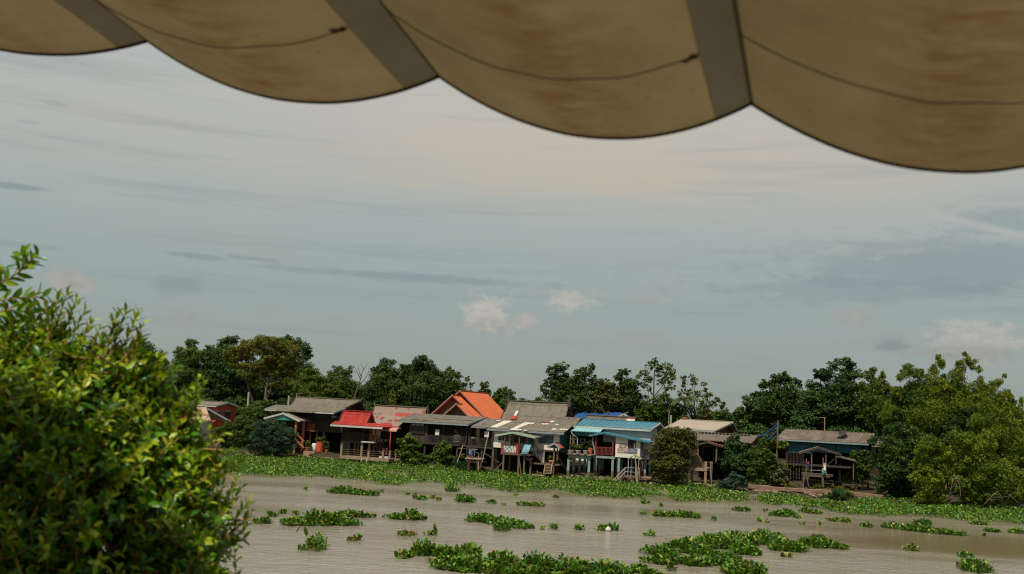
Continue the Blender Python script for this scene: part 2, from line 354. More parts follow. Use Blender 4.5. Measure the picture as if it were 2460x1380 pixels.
# ---------- ground and water ----------
def axis(*segs):
    o = []
    for a, b, s in segs: o += list(np.arange(a, b, s))
    return np.array(o)
def ground():
    gx = axis((-4000, -300, 400), (-300, -100, 25), (-100, 110, 1.6), (110, 300, 25), (300, 4001, 400))
    gy = axis((-60, -4, 7), (-4, 22, .7), (22, 95, 8), (95, 185, 1.2), (185, 400, 30), (400, 5001, 400))
    X, Y = np.meshgrid(gx, gy); Z = gz(X, Y)
    lump = .12*np.sin(X*1.3+np.sin(Y*.7)*2)*np.cos(Y*1.1+X*.4)+.08*np.sin(X*2.9)*np.sin(Y*2.3)
    Z = Z+lump*((Z > .1) & (Y > 80) & (Y < 200))
    V = np.stack([X, Y, Z], -1).reshape(-1, 3); w = len(gx); i, j = np.meshgrid(np.arange(w-1), np.arange(len(gy)-1)); a = (j*w+i).ravel()
    Q = np.stack([a, a+1, a+w+1, a+w], -1)
    m = mat('soil', (.060, .042, .026), (.030, .030, .014), scale=.35, rough=.95, streak=(.085, .06, .04), sscale=(.8, .8, .8), bump=.5, spec=.1)
    return tag(npmesh('ground', V, Q, None, m, smooth=True), kind='structure')
ground()
def water():
    m, nt, out = newmat('river_water'); L = nt.links; tc = nt.nodes.new('ShaderNodeTexCoord')
    def no(sx, sy, sc, det):
        mp = nt.nodes.new('ShaderNodeMapping'); mp.inputs['Scale'].default_value = (sx, sy, 1); mp.inputs['Rotation'].default_value = (0, 0, rad(12)); L.new(tc.outputs['Object'], mp.inputs[0])
        n = nd(nt, 'ShaderNodeTexNoise', Scale=sc, Detail=det, Roughness=.6); L.new(mp.outputs[0], n.inputs['Vector']); return n.outputs[0]
    big = no(.025, .09, 1., 5.); fine = no(1.0, 1.7, 1., 6.); mid = no(.22, .45, 1., 4.); tiny = no(2.2, 3.4, 1.6, 4.)
    b = nd(nt, 'ShaderNodeBsdfPrincipled'); b.inputs['IOR'].default_value = 1.33; b.inputs['Specular IOR Level'].default_value = .5
    ruf = ramp(nt, big, [(.40, 1.), (.58, .12)])
    sp = nt.nodes.new('ShaderNodeSeparateXYZ'); L.new(tc.outputs['Object'], sp.inputs[0])
    sq = lambda o, c0, w: mathn(nt, 'POWER', mathn(nt, 'ABSOLUTE', mathn(nt, 'DIVIDE', mathn(nt, 'SUBTRACT', o, c0), w)), 2.)
    lee_reflection = mathn(nt, 'EXPONENT', mathn(nt, 'MULTIPLY', mathn(nt, 'ADD', sq(sp.outputs[0], 40., 20.), sq(sp.outputs[1], 82., 13.)), -1.))
    lee_reflection = ramp(nt, mathn(nt, 'ADD', lee_reflection, mathn(nt, 'MULTIPLY_ADD', big, 1.6, -.85)), [(.2, 0.), (.75, 1.)])
    ruf = mathn(nt, 'MULTIPLY', ruf, mathn(nt, 'MULTIPLY_ADD', lee_reflection, -.9, 1.))
    L.new(mixc(nt, mathn(nt, 'MULTIPLY', lee_reflection, .7), mixc(nt, ramp(nt, big, [(.35, 0.), (.65, 1.)]), (.262, .228, .180), (.20, .162, .112)), (.150, .105, .058)), b.inputs['Base Color'])  # brown mixed into the calm zone paints the dark tree reflection
    h = mathn(nt, 'ADD', mathn(nt, 'MULTIPLY', fine, .38), mathn(nt, 'ADD', mathn(nt, 'MULTIPLY', mid, .5), mathn(nt, 'MULTIPLY', tiny, .08)))
    bp = nd(nt, 'ShaderNodeBump', Distance=.55); L.new(h, bp.inputs['Height']); L.new(mathn(nt, 'MULTIPLY_ADD', ruf, .42, .10), bp.inputs['Strength'])
    L.new(bp.outputs[0], b.inputs['Normal']); b.inputs['Roughness'].default_value = .10
    L.new(b.outputs[0], out.inputs[0])
    gx = np.array([-4000, -200, 0, 200, 4000.]); V = []; 
    V = np.array([(-3500, -1500, 0), (3500, -1500, 0), (3500, 1320, 0), (-3500, 1320, 0)], float)
    V = np.array([(-600, 8, 0), (600, 8, 0), (600, 155, 0), (-600, 345, 0)], float)
    return tag(npmesh('river_water', V, np.array([[0, 1, 2, 3]]), None, m), kind='structure')
water()

# ---------- leaves ----------
def unit(a): return a/np.maximum(np.linalg.norm(a, axis=-1, keepdims=True), 1e-9)
def rvec(n): return unit(rng.normal(size=(n, 3)))
def leafset(base, d, nrm, Ln, Wd, ts, ws, fold=.25, curl=.2):
    """leaf blades folded along the midrib: rows ts with half-widths ws"""
    N = len(base); d = unit(d); side = unit(np.cross(nrm, d)); nr = np.cross(d, side); R = len(ts); V = np.zeros((N, R, 3, 3))
    for r, (t, w) in enumerate(zip(ts, ws)):
        c = base+d*(Ln*t)[:, None]-nr*(curl*Ln*t*t)[:, None]
        for k, s in enumerate((-1, 0, 1)): V[:, r, k] = c+side*(Wd*.5*w*s)[:, None]+nr*(abs(s)*fold*Wd*.5*w)[:, None]
    q = []
    for r in range(R-1):
        for k in (0, 1): q.append((r*3+k, r*3+k+1, (r+1)*3+k+1, (r+1)*3+k))
    Q = (np.array(q)[None]+(np.arange(N)*R*3)[:, None, None]).reshape(-1, 4)
    return V.reshape(-1, 3), Q, len(q)
def cloud(lobes, leaf, dens, asp=.62, droop=0., upn=.45, sub=(.28, .5), nsub=15, per=None):
    """leaf-sized faces spread over sub-clumps of each lobe (centre, radii)"""
    Vs, Qs, Rs = [], [], []; n0 = 0
    for c, r in lobes:
        r = np.array(r); rm = float(np.mean(r)); N = int(dens*4*math.pi*rm*rm/(leaf*leaf*asp*.5)*1.05)
        N = max(N, 60); k = max(6, int(nsub*min(1.6, max(.5, rm/1.7))))
        dirs = rvec(k); dirs[:, 2] = dirs[:, 2]*.85+.12
        sc = c+dirs*r*rng.uniform(.45, .92, (k, 1)); sr = rm*rng.uniform(sub[0], sub[1], k); scol = rng.uniform(0, 1, k)
        lc = rng.uniform(0, 1)
        i = rng.integers(0, k, N); dd = rvec(N); dd[:, 2] = np.where(rng.uniform(0, 1, N) < .7, np.abs(dd[:, 2]), dd[:, 2])
        p = sc[i]+dd*(sr[i]*rng.uniform(.25, 1., N)**.6)[:, None]*np.array([1, 1, .8])
        nc = int(N*.22); p[:nc] = c+rvec(nc)*r*(rng.uniform(0, 1, nc)**.5*.8)[:, None]
        if droop: p[:, 2] -= droop*rm*rng.uniform(0, 1, N)**2
        nrm = unit(dd*.6+np.array([0, 0, upn])+rvec(N)*.75); t = unit(np.cross(nrm, rvec(N)))
        if droop: t = unit(t+np.array([0, 0, -.55])); nrm = unit(np.cross(t, rvec(N))); nrm = nrm*np.sign(nrm[:, 2:3]+1e-6)
        b = np.cross(nrm, t); s = leaf*rng.uniform(.6, 1.35, N)[:, None]
        V = np.stack([p-t*s*.5, p+b*s*asp*.5+nrm*s*.1, p+t*s*.55, p-b*s*asp*.5+nrm*s*.1], 1).reshape(-1, 3)
        Vs.append(V); Qs.append(np.arange(4*N).reshape(-1, 4)+n0); n0 += 4*N
        Rs.append(np.clip(.30*lc+.35*scol[i]+.35*rng.uniform(0, 1, N), 0, 1))
    return np.concatenate(Vs), np.concatenate(Qs), np.concatenate(Rs)
BARK = mat('bark', (.10, .078, .055), (.05, .04, .03), scale=2, rough=.95, bump=.4)
PALEBARK = mat('pale_bark', (.15, .115, .085), (.08, .06, .045), scale=2, rough=.95, bump=.4)
LEAF = {
 'dark': leafmat('dark_leaves', [(0, (.012, .034, .007)), (.45, (.028, .066, .011)), (.8, (.060, .105, .016)), (1, (.11, .125, .022))], trans=.2),
 'deep': leafmat('deep_green_leaves', [(0, (.014, .038, .010)), (.5, (.032, .078, .016)), (1, (.080, .130, .026))], trans=.2),
 'mid': leafmat('green_leaves', [(0, (.024, .050, .008)), (.5, (.056, .100, .013)), (.85, (.098, .130, .017)), (1, (.15, .145, .026))], trans=.24),
 'light': leafmat('light_green_leaves', [(0, (.036, .066, .009)), (.5, (.078, .122, .014)), (1, (.145, .165, .022))], trans=.26),
 'olive': leafmat('olive_leaves', [(0, (.060, .080, .008)), (.45, (.125, .130, .011)), (.85, (.21, .165, .014)), (1, (.23, .13, .018))], trans=.25),
 'bamboo': leafmat('bamboo_leaves', [(0, (.026, .055, .006)), (.3, (.072, .125, .009)), (.7, (.175, .215, .014)), (1, (.31, .26, .022))], trans=.25),
 'rust': leafmat('rusty_green_leaves', [(0, (.030, .040, .009)), (.5, (.075, .080, .014)), (.8, (.12, .092, .024)), (1, (.16, .10, .05))], trans=.2),
 'blue': leafmat('bluish_green_leaves', [(0, (.014, .036, .018)), (.5, (.028, .066, .032)), (1, (.060, .105, .050))], trans=.2),
 'pale': leafmat('pale_mixed_leaves', [(0, (.034, .052, .016)), (.5, (.085, .10, .034)), (.8, (.16, .15, .08)), (1, (.30, .26, .18))], trans=.2),
 'yellow': leafmat('yellow_green_leaves', [(0, (.06, .08, .01)), (.5, (.135, .145, .014)), (1, (.23, .20, .02))], trans=.26),
}
GROW = 1.25
def lobesw(lobes, Y, flat=1., jit=.5, grow=None):
    GROW = grow or 1.38
    out = []
    for l in lobes:
        x, y, r = l[:3]; ry = l[3] if len(l) > 3 else r*flat; Yd = Y+rng.uniform(-jit, jit)*r/FP*Y
        c = at(x, y, Yd); k = Y/FP; out.append((c, (r*k*GROW, r*k*GROW, ry*k*GROW)))
    return out
def tree(name, label, cat, lobes, Y, m='mid', leaf=.34, dens=1., base=None, trunk=.22, bark=None, flat=.95, group=None, limbs=9, sub=(.28, .5), nsub=15, core=True, gbase=None, grow=None, **kw):
    lw = lobesw(lobes, Y, flat, grow=grow); bx = base if base else (float(np.mean([l[0] for l in lobes])), 1000)
    b = at(bx[0], bx[1], Y); b[2] = gz(b[0], b[1])-.1 if gbase is None else gbase
    if core and len(lw) > 4:      # inner foliage between the outer lobes and the middle of the crown
        cc = np.mean([c for c, r in lw], 0); cc[2] = cc[2]*.75+b[2]*.25; lw = lw+[(c*.52+cc*.48+np.array([0, rng.uniform(-.5, .8), 0]), tuple(np.array(r)*1.05)) for c, r in lw]
    e = thing(name, label, cat, b, 0, group)
    V, Q, R = cloud(lw, leaf, dens, sub=sub, nsub=nsub, **kw)
    npmesh('crown', V-b, Q, R, LEAF[m], e)
    if trunk:
        g = MB(); ztop = max(c[2]+r[2] for c, r in lw); cen = np.mean([c for c, r in lw], 0)
        h = max(.8, (cen[2]-b[2])); fork = np.array([(cen[0]-b[0])*.35, 0, h*.55])
        g.path([(0, 0, -.3), fork*np.array([.35, 1, .5])+rng.normal(0, .12, 3)*np.array([1, 1, 0]), fork], [trunk*1.25, trunk, trunk*.8], 8)
        pick = list(range(len(lobes))); random.shuffle(pick)
        for i in pick[:limbs]:
            c = lw[i][0]-b+np.array([0, 0, lw[i][1][2]*.2]); mid = (fork+c)/2+rng.normal(0, .25, 3)
            g.path([fork, mid, c], [trunk*.55, trunk*.34, trunk*.1], 5)
        g.build('trunk', bark or BARK, e, smooth=True)
    return e
# ---------- building materials ----------
V2 = 2
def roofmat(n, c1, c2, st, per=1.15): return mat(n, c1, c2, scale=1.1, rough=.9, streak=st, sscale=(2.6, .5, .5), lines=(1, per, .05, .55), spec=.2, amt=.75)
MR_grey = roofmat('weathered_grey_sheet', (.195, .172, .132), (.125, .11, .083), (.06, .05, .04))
MR_tile = roofmat('weathered_cement_tile', (.19, .162, .122), (.125, .107, .08), (.06, .052, .04), .75)
MR_dark = roofmat('dark_cement_tile', (.185, .16, .12), (.13, .112, .083), (.07, .06, .047), 1.5)
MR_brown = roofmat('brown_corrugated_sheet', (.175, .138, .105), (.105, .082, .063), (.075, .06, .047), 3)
MR_stain = mat('stained_corrugated_sheet', (.165, .128, .096), (.10, .077, .06), scale=.9, rough=.9, streak=(.33, .29, .24), sscale=(.33, .3, .6), amt=.55, spec=.2)
MR_red = roofmat('red_painted_sheet', (.33, .026, .018), (.24, .022, .016), (.36, .085, .05), 1.3)
MR_patch = roofmat('mixed_old_roof_sheet', (.25, .185, .145), (.20, .165, .125), (.38, .10, .07), .8)
M_redpatch = mat('red_patch_sheet', (.32, .045, .034), (.25, .038, .03), rough=.8)
M_white = mat('white_patch_sheet', (.54, .48, .39), (.44, .385, .31), scale=2, rough=.8)
MR_orange = mat('orange_roof_tile', (.50, .115, .030), (.44, .098, .026), scale=.7, rough=.6, lines=(1, .42, .09, .28), spec=.35)
MR_cream = mat('cream_roof_tile', (.37, .305, .225), (.30, .24, .18), scale=.8, rough=.75, lines=[(0, .62, .1, .45), (1, .55, .12, .45)], streak=(.22, .175, .13), sscale=(1.2, .4, .4), amt=.5)
MR_teal = mat('teal_metal_sheet', (.045, .185, .235), (.036, .150, .20), scale=.9, rough=.45, streak=(.09, .26, .31), sscale=(3, .3, .3), lines=(0, .72, .22, .5), spec=.5)
MR_pteal = mat('pale_teal_sheet', (.22, .44, .44), (.18, .37, .38), scale=1.2, rough=.6, lines=(0, .4, .12, .3))
MR_blue = mat('blue_metal_sheet', (.025, .095, .27), (.02, .08, .22), scale=.8, rough=.5, lines=(0, .6, .08, .3))
MR_rust = mat('rust_striped_sheet', (.43, .29, .20), (.36, .23, .16), scale=1, rough=.85, streak=(.22, .06, .035), sscale=(1.6, .15, .15), amt=.9)
MR_olive = mat('olive_arched_sheet', (.30, .33, .17), (.24, .27, .14), scale=1, rough=.6, lines=(1, .5, .1, .4))
M_fas = mat('grey_blue_fascia', (.24, .285, .29), (.17, .20, .21), rough=.8)
M_pale = mat('pale_fascia', (.48, .47, .41), (.36, .35, .31), rough=.8)
M_green = mat('pale_green_paint', (.33, .43, .33), (.24, .33, .26), rough=.8)
M_mint = mat('mint_painted_concrete', (.22, .33, .29), (.16, .245, .21), scale=2, rough=.8, streak=(.20, .15, .10), sscale=(2, 2, .4), amt=.5)
M_mud = mat('muddy_post_base', (.16, .11, .07), (.10, .07, .045), scale=3, rough=.95)
M_jade = mat('green_signboard', (.03, .26, .17), (.025, .21, .14), rough=.6)
M_dwood = mat('dark_timber_planks', (.068, .034, .021), (.034, .019, .013), scale=2, rough=.9, lines=(2, .22, .1, .7), streak=(.09, .065, .045), sscale=(.5, .5, 5), amt=.5)
M_dwoodv = mat('dark_upright_planks', (.062, .040, .027), (.032, .022, .017), scale=2, rough=.9, lines=(0, .25, .1, .7), streak=(.10, .075, .055), sscale=(5, 5, .5), amt=.5)
M_gwood = mat('grey_weathered_timber', (.075, .063, .050), (.042, .035, .029), scale=2, rough=.95, lines=(0, .25, .1, .6))
M_owood = mat('orange_brown_timber', (.36, .12, .048), (.26, .082, .034), scale=2, rough=.75, streak=(.42, .19, .09), sscale=(4, 4, .5), amt=.5)
M_post = mat('weathered_post_wood', (.165, .108, .07), (.10, .067, .045), scale=3, rough=.95, streak=(.08, .055, .04), sscale=(3, 3, .5))
M_bamb = mat('pale_pole_wood', (.32, .235, .15), (.22, .16, .10), scale=3, rough=.8)
M_rwood = mat('red_brown_paint', (.19, .042, .032), (.13, .03, .024), rough=.6)
M_redor = mat('red_orange_wall_boards', (.50, .085, .030), (.42, .07, .026), scale=1, rough=.8, lines=[(0, .3, .07, .5), (1, .3, .07, .5)])
M_brick = mat('red_brick_wall', (.27, .062, .042), (.20, .05, .036), scale=2, rough=.9, lines=(2, .15, .15, .3))
M_ochre = mat('brown_gable_boards', (.20, .115, .055), (.15, .085, .04), scale=1.5, rough=.8, lines=(2, .3, .08, .5))
M_wwall = mat('cream_white_wall', (.74, .69, .58), (.64, .59, .49), scale=.8, rough=.8, streak=(.42, .37, .29), sscale=(2.5, 2.5, .4), amt=.4, lines=(2, .28, .06, .35))
M_wtile = mat('cream_tiled_wall', (.70, .65, .545), (.62, .57, .475), scale=5, rough=.7, lines=[(0, .5, .03, .25), (2, .5, .03, .25)])
M_gwall = mat('faded_grey_cladding', (.40, .42, .40), (.32, .34, .33), scale=.8, rough=.7, streak=(.22, .22, .20), sscale=(4, 4, .3), lines=(0, .4, .1, .25))
M_tealw = mat('teal_wall_panel', (.028, .11, .115), (.02, .08, .085), scale=1, rough=.8, streak=(.035, .14, .145), sscale=(.6, .6, .6))
M_tband = mat('teal_band', (.06, .26, .28), (.05, .21, .23), rough=.7)
M_bluep = mat('blue_window_paint', (.12, .25, .34), (.09, .19, .26), rough=.6)
M_bluet = mat('turquoise_paint', (.14, .32, .36), (.10, .25, .28), rough=.6)
M_glass = mat('dark_glass', (.02, .025, .028), (.012, .014, .016), rough=.12, spec=.6)
M_pglass = mat('pale_glass', (.30, .33, .33), (.2, .22, .22), rough=.25, spec=.6)
M_shade = mat('painted_shade_boards', (.022, .017, .013), (.012, .010, .008), scale=1, rough=1, lines=(0, .3, .1, .6), spec=.1)  # near-black tone stands in for shade under floors and behind open fronts
M_conc = mat('tan_concrete', (.29, .205, .137), (.21, .148, .098), scale=1.5, rough=.9, streak=(.16, .11, .075), sscale=(2, 2, .6), amt=.5)
M_concg = mat('grey_concrete', (.36, .32, .26), (.26, .23, .19), scale=2, rough=.9)
M_pink = mat('pink_awning_cloth', (.52, .25, .185), (.44, .2, .15), rough=.85, lines=(0, .2, .45, .35))
M_cap = mat('terracotta', (.42, .13, .06), (.32, .095, .045), rough=.75)
M_wpaint = mat('white_paint', (.68, .65, .58), (.58, .55, .5), rough=.6)
M_rail = mat('dull_white_rail', (.42, .40, .36), (.32, .30, .27), rough=.6)
M_metal = mat('dull_metal', (.35, .35, .34), (.25, .25, .25), rough=.5)
M_dark = mat('black_plastic', (.02, .02, .022), rough=.6)
M_yel = mat('yellow_cloth', (.40, .26, .06), (.33, .2, .05), rough=.9)
M_redc = mat('red_cloth', (.45, .03, .04), (.36, .025, .03), rough=.9)
M_navy = mat('navy_cloth', (.018, .025, .075), (.013, .018, .055), rough=.9)
M_lilac = mat('lilac_cloth', (.32, .17, .28), (.26, .13, .23), rough=.9)
M_blcl = mat('blue_cloth', (.05, .12, .34), (.04, .1, .27), rough=.9)
M_straw = mat('dry_straw', (.17, .105, .07), (.09, .055, .036), scale=6, rough=1, bump=.6)
M_rope = mat('blue_net_rope', (.02, .06, .24), (.015, .045, .18), rough=.8)
M_stone = mat('broken_concrete', (.30, .215, .155), (.20, .14, .10), scale=2.5, rough=.95, bump=.5)
M_quay = mat('reddish_quay_concrete', (.30, .185, .125), (.21, .13, .088), scale=1.2, rough=.95, streak=(.12, .08, .055), sscale=(1, 1, 1), bump=.4)
M_trim = mat('pinkish_trim', (.36, .25, .21), (.28, .19, .16), rough=.8)
C5 = ('stilt house', 'wooden house', 'house')

# 1 red-orange house at the left
h = House('timber_house', 'red-orange boarded house with two shuttered windows, half hidden by the near leafy bush', 'house', 509, 16, 40, 1, 1.0, py=1000)
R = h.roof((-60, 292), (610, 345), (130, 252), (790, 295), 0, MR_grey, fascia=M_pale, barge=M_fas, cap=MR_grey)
u0, u1, a, b, w0, we = h.body(R, M_redor, ins=.25, fo=.5, w0=-.5)
for x0, x1 in ((595, 665), (742, 815)):
    v0, wt = h.qg(x0, 400, u1+.03); v1, wb = h.qg(x1, 520, u1+.03); wm = h.qg((x0+x1)/2, 435, u1+.03)[1]
    f = MB().box(u1+.003, u1+.06, v0, v1, wb, wm-.02).build('shutter', M_dwoodv, h.e)
    f = MB().box(u1+.003, u1+.08, v0, v1, wm, wm+.07).box(u1+.003, u1+.08, v0, v0+.06, wm+.07, wt).box(u1+.003, u1+.08, v1-.06, v1, wm+.07, wt).box(u1+.003, u1+.08, (v0+v1)/2-.04, (v0+v1)/2+.04, wm+.07, wt).build('window', M_dwood, h.e)
    MB().box(u1+.003, u1+.04, v0+.06, v1-.06, wm+.07, wt-.02).build('pane', M_pglass, f)
h = House('shed', 'small shed with a steep rust-striped tin roof and pale wall, left of the red-orange house', 'shed', 480, 11, 30, 1, .9, py=1000)
R = h.roof((235, 530), (525, 560), (185, 345), (455, 360), 0, MR_rust, half=2.2, pitch=.35, barge=M_fas)
h.body(R, M_wpaint, ins=.3, fo=.3)

# 2 left timber house
h = House('timber_house', 'dark timber house with grey two-tier roof and green-gabled porch, left of the red-roofed pavilion', 'house', 640, 7, 18, 1, .7, py=1080)
R = h.roof((1690, 335), (2455+0, 408), (1790, 205), (2745+0, 262), 3.2, MR_tile, sag=.12, barge=M_post, cap=MR_dark, pitch=.28)
Rup = R
u0, u1, a, b, w0, we = h.body(R, M_dwood, ins=.35, fo=.5, w0=2.2)
h.k = 1
for x0, y0, x1, y1, vv in ((1795, 205, 1788, 145, R['vr']), (2745, 262, 2768, 205, R['vr'])): h.finial((x0, y0), (x1, y1), vv, M_post, R['o'])
R = h.roof((1325, 378), (2345, 446), (1500, 315), (2515, 385), -1.2, MR_tile, half=4.2, back=False, barge=M_fas, fascia=M_pale)
MB().slab((R['u0']+2.2, R['ve']-.55, R['we']-.18), (R['u1']-3.3, R['ve']-.55, R['we']-.18), (R['u1']-3.3, R['ve']+.3, R['we']+.03), (R['u0']+2.2, R['ve']+.3, R['we']+.03), .05, .28).build('eave_extension', MR_tile, R['o'])
h.box('wall', M_dwoodv, 1640, 2480, 440, 715, 1.0, 6.5)
h.box('under_floor_shade_sheet', M_shade, 1480, 2480, 716, 1060, 3.2, 3.5)  # added dark sheet in place of the deep shade below the floor
h.box('wall', M_dwoodv, 1450, 1640, 420, 760, 2.2, 6.0)
h.window(2305, 2385, 485, 515, .97, M_dwood, M_pglass, 3, 1, .06)
h.box('shutter', M_tealw, 2080, 2235, 470, 510, .93, .99)
o, g = h.gableroof((1600, 445), (1312, 520), (1842, 562), -3.2, 4.6, MR_grey, barge=M_pale, infill=M_green, cap=MR_grey, inset=.35)
h.box('signboard', M_jade, 1465, 1768, 515, 552, -3.0, -2.9)
for x in (1447, 1795, 1907): h.post('post', M_owood, x, 545, 1050, -2.7 if x < 1900 else -1.5, .30, True)
h.rail((1955, 695), (2050, 700), 0, .95, M_owood, n=7, bt=.07)
h.box('balcony_floor', M_owood, 1940, 2060, 696, 715, -.3, 1.0)
h.bar('stair_handrail', M_owood, (1795, 755), (1905, 865), -2.6, .16)
h.bar('stair_stringer', M_owood, (1790, 850), (1900, 960), -2.6, .22)
st = MB()
for i in range(6):
    p = h.L(1800+i*18, 830+i*30, -1.9); st.box(p[0]-.2, p[0]+.3, -2.5, -1.4, p[2]-.05, p[2])
st.build('stair_tread', M_owood, h.e)
st = MB()
for i in range(4): u_0, u_1, w_0, w_1 = h.rect(1895-i*3, 2065, 1008+i*18, 1030+i*18, -3.6-i*.3); st.box(u_0, u_1, -3.6-i*.3, -3.3-i*.3+.02, w_0-.5, w_1)
st.build('front_step', M_conc, h.e)
h.box('back_shade_sheet', M_shade, 1930, 2250, 720, 1010, 1.6, 1.7)  # dark sheet added to paint the gloom behind the stilts
for x, a_, b_ in ((2000, 720, 990), (2100, 720, 980), (2200, 720, 980)): h.post('stilt', M_owood, x, a_, b_, 1.2, .2, True)
def potted(lab, k, x, yt, yb, wpx, off, leafs, lm='mid', pm=M_cap, pl='plant pot', leaf=.16, shape=None, grp='potted plants on the far bank'):
    """pot from pixel (x, yb) up to yt with foliage lobes"""
    p = K(k, x, yb); Y = bankY(p[0])+off; b = at(p[0], p[1], Y); s = KS[k][2]; hgt = (yb-yt)/s*Y/FP; r = wpx/2/s*Y/FP
    e = thing('potted_plant', lab, 'potted plant', b, 0, grp)
    MB().lathe((0, 0, 0), shape(r, hgt) if shape else [(r*.7, 0), (r, hgt*.85), (r*1.08, hgt*.87), (r*1.08, hgt), (r*.9, hgt)], 14).build('pot', pm, e, smooth=False)
    V, Q, Rn = cloud(lobesw([(*K(k, a, b2), c/s) for a, b2, c in leafs], Y, jit=.1), leaf, 1.1); npmesh('foliage', V-b, Q, Rn, LEAF[lm], e)
potted('yellow-flowering plant in an orange pot on the porch steps', 1, 1955, 950, 1000, 70, 1.0, [(1960, 895, 34), (1945, 912, 25)], 'yellow')
potted('green plant in a brick-red box planter right of the porch steps', 1, 2132, 872, 1015, 108, 2, [(2120, 840, 36), (2170, 845, 40), (2190, 815, 22), (2090, 850, 22)], 'mid', M_redor, shape=lambda r, q: [(r, 0), (r, q*.9), (r*1.05, q*.92), (r*1.05, q), (r*.9, q)])
potted('bushy flowering plant right of the brick-red planter', 1, 2235, 985, 1040, 60, 2, [(2230, 930, 42), (2260, 960, 30), (2215, 890, 26)], 'pale')
p = at(*K(1, 2052, 1004), bankY(755)+2); e = thing('barrel', 'white ribbed barrel beside the brick-red planter', 'barrel', p)
MB().lathe((0, 0, 0), [(.3, 0), (.36, .1), (.38, .4), (.38, .85), (.36, 1.05), (.3, 1.08)], 16).build('drum', M_wpaint, e, smooth=True); MB().lathe((0, 0, 1.07), [(.28, 0), (.28, .05), (.1, .06)], 16).build('lid', M_concg, e)
p = at(*K(1, 2008, 1003), bankY(748)+1.6); e = thing('bucket', 'small teal bucket left of the white barrel', 'bucket', p)
MB().lathe((0, 0, 0), [(.2, 0), (.26, .5), (.28, .5), (.28, .54), (.22, .54)], 14).build('pail', M_tband, e); MB().path([(-.26, 0, .5), (-.2, 0, .7), (0, 0, .78), (.2, 0, .7), (.26, 0, .5)], .02, 5).build('handle', M_metal, e)

# 3 red-roofed pavilion
h = House('pavilion', 'open riverside pavilion with a steep bright red Thai roof over a concrete deck', 'pavilion', 830, 1, 20, 2, .3, py=1100)
R = h.roof((210, 582), (612, 602), (285, 405), (690, 435), 0.3, MR_red, sag=.12, pitch=.3, barge=M_redpatch, cap=MR_red)
for x0, y0, x1, y1, vv in ((285, 410, 268, 385, R['vr']), (690, 435, 702, 405, R['vr'])): h.finial((x0, y0), (x1, y1), vv, MR_red, R['o'], r=.12)
h.finial((745, 600), (752, 560), R['vb'], MR_red, R['o'], r=.1)
MB().prism([(R['u1']-.3, R['ve']+.3, R['we']), (R['u1']-.3, R['vr'], R['wr']-.2), (R['u1']-.3, R['vb']-.3, R['we'])], (.06, 0, 0)).build('gable', M_rwood, h.e)
MB().prism([(R['u0']+.3, R['ve']+.3, R['we']), (R['u0']+.3, R['vr'], R['wr']-.2), (R['u0']+.3, R['vb']-.3, R['we'])], (.06, 0, 0)).build('gable', M_rwood, h.e)
R2 = h.roof((82, 605), (858, 652), (150, 560), (800, 610), -1.4, MR_red, name='skirt_roof', half=2.0, back=False, fascia=M_pale, pitch=.3, fh=.3)
ue0, ue1 = R2['u0'], R2['u1']
MB().slab((ue1, R2['ve'], R2['we']), (ue1, R['vb']+1.2, R2['we']), (R['u1'], R['vb'], R2['wr']), (R['u1'], R2['vr'], R2['wr']), .06, .3).slab((ue0, R['vb']+1.2, R2['we']), (ue0, R2['ve'], R2['we']), (R['u0'], R2['vr'], R2['wr']), (R['u0'], R['vb'], R2['wr']), .06, .3).build('skirt_roof', MR_red, h.e)
fl_u0, fl_w = h.q(240, 852, 0); fl_u1, _ = h.q(740, 870, 0); wf = h.q(490, 866, 0)[1]; vb = R['vb']
MB().box(fl_u0, fl_u1, 0, vb, wf-.22, wf).build('upper_floor', M_gwood, h.e)
weave = R2['we']
for t in (0.03, .64, .99):
    uu = fl_u0+(fl_u1-fl_u0)*t; MB().box(uu-.1, uu+.1, .02, .22, wf, weave+.25).build('post', M_dwoodv, h.e)
    MB().box(uu-.1, uu+.1, vb-.22, vb-.02, wf, weave+.25).build('post', M_dwoodv, h.e)
for sg in (-1, 1): MB().bar((fl_u0+(fl_u1-fl_u0)*.64, .1, wf+1.4), (fl_u0+(fl_u1-fl_u0)*(.64+sg*.13), .1, weave), .09).build('brace', M_dwoodv, h.e)
g = MB(); n = 26; hh = h.q(490, 755, 0)[1]-wf
for i in range(n+1):
    c = fl_u0+.1+(fl_u1-fl_u0-.2)*i/n; g.box(c-.035, c+.035, .06, .12, wf, wf+hh)
g.box(fl_u0, fl_u1, .05, .13, wf+hh, wf+hh+.1).box(fl_u0, fl_u1, .055, .125, wf+.08, wf+.16); g.build('railing', M_dwoodv, h.e)
g = MB(); ua, ub, wa, wb2 = h.rect(675, 755, 665, 860, -.05)
for i in range(7): g.bar((ua, -.03, wa+(wb2-wa)*i/7), (ub, -.03, wa+(wb2-wa)*(i+1)/7), .05); g.bar((ub, -.02, wa+(wb2-wa)*i/7), (ua, -.02, wa+(wb2-wa)*(i+1)/7), .05)
g.box(ua-.06, ua, -.06, 0, wa, wb2).box(ub, ub+.06, -.06, 0, wa, wb2).build('lattice_screen', M_owood, h.e)
h.box('back_wall', M_dwood, 300, 700, 640, 860, vb-.3, vb-.2); 
for x, y1_, vv in ((260, 872, .1), (362, 875, 2.0), (500, 880, 3.6), (556, 875, .1), (662, 885, .1), (730, 880, 2.5), (450, 885, 4.0)): h.post('pillar', M_conc, x, y1_, 1100, vv, .30 if vv < 1 else .26, True)
du0, wd = h.q(235, 1088, -1.3); du1 = h.q(945, 1118, -1.3)[0]; wd = h.q(590, 1100, -1.3)[1]
MB().box(du0, du1, -1.3, 4.5, wd-.38, wd).build('deck', M_conc, h.e)
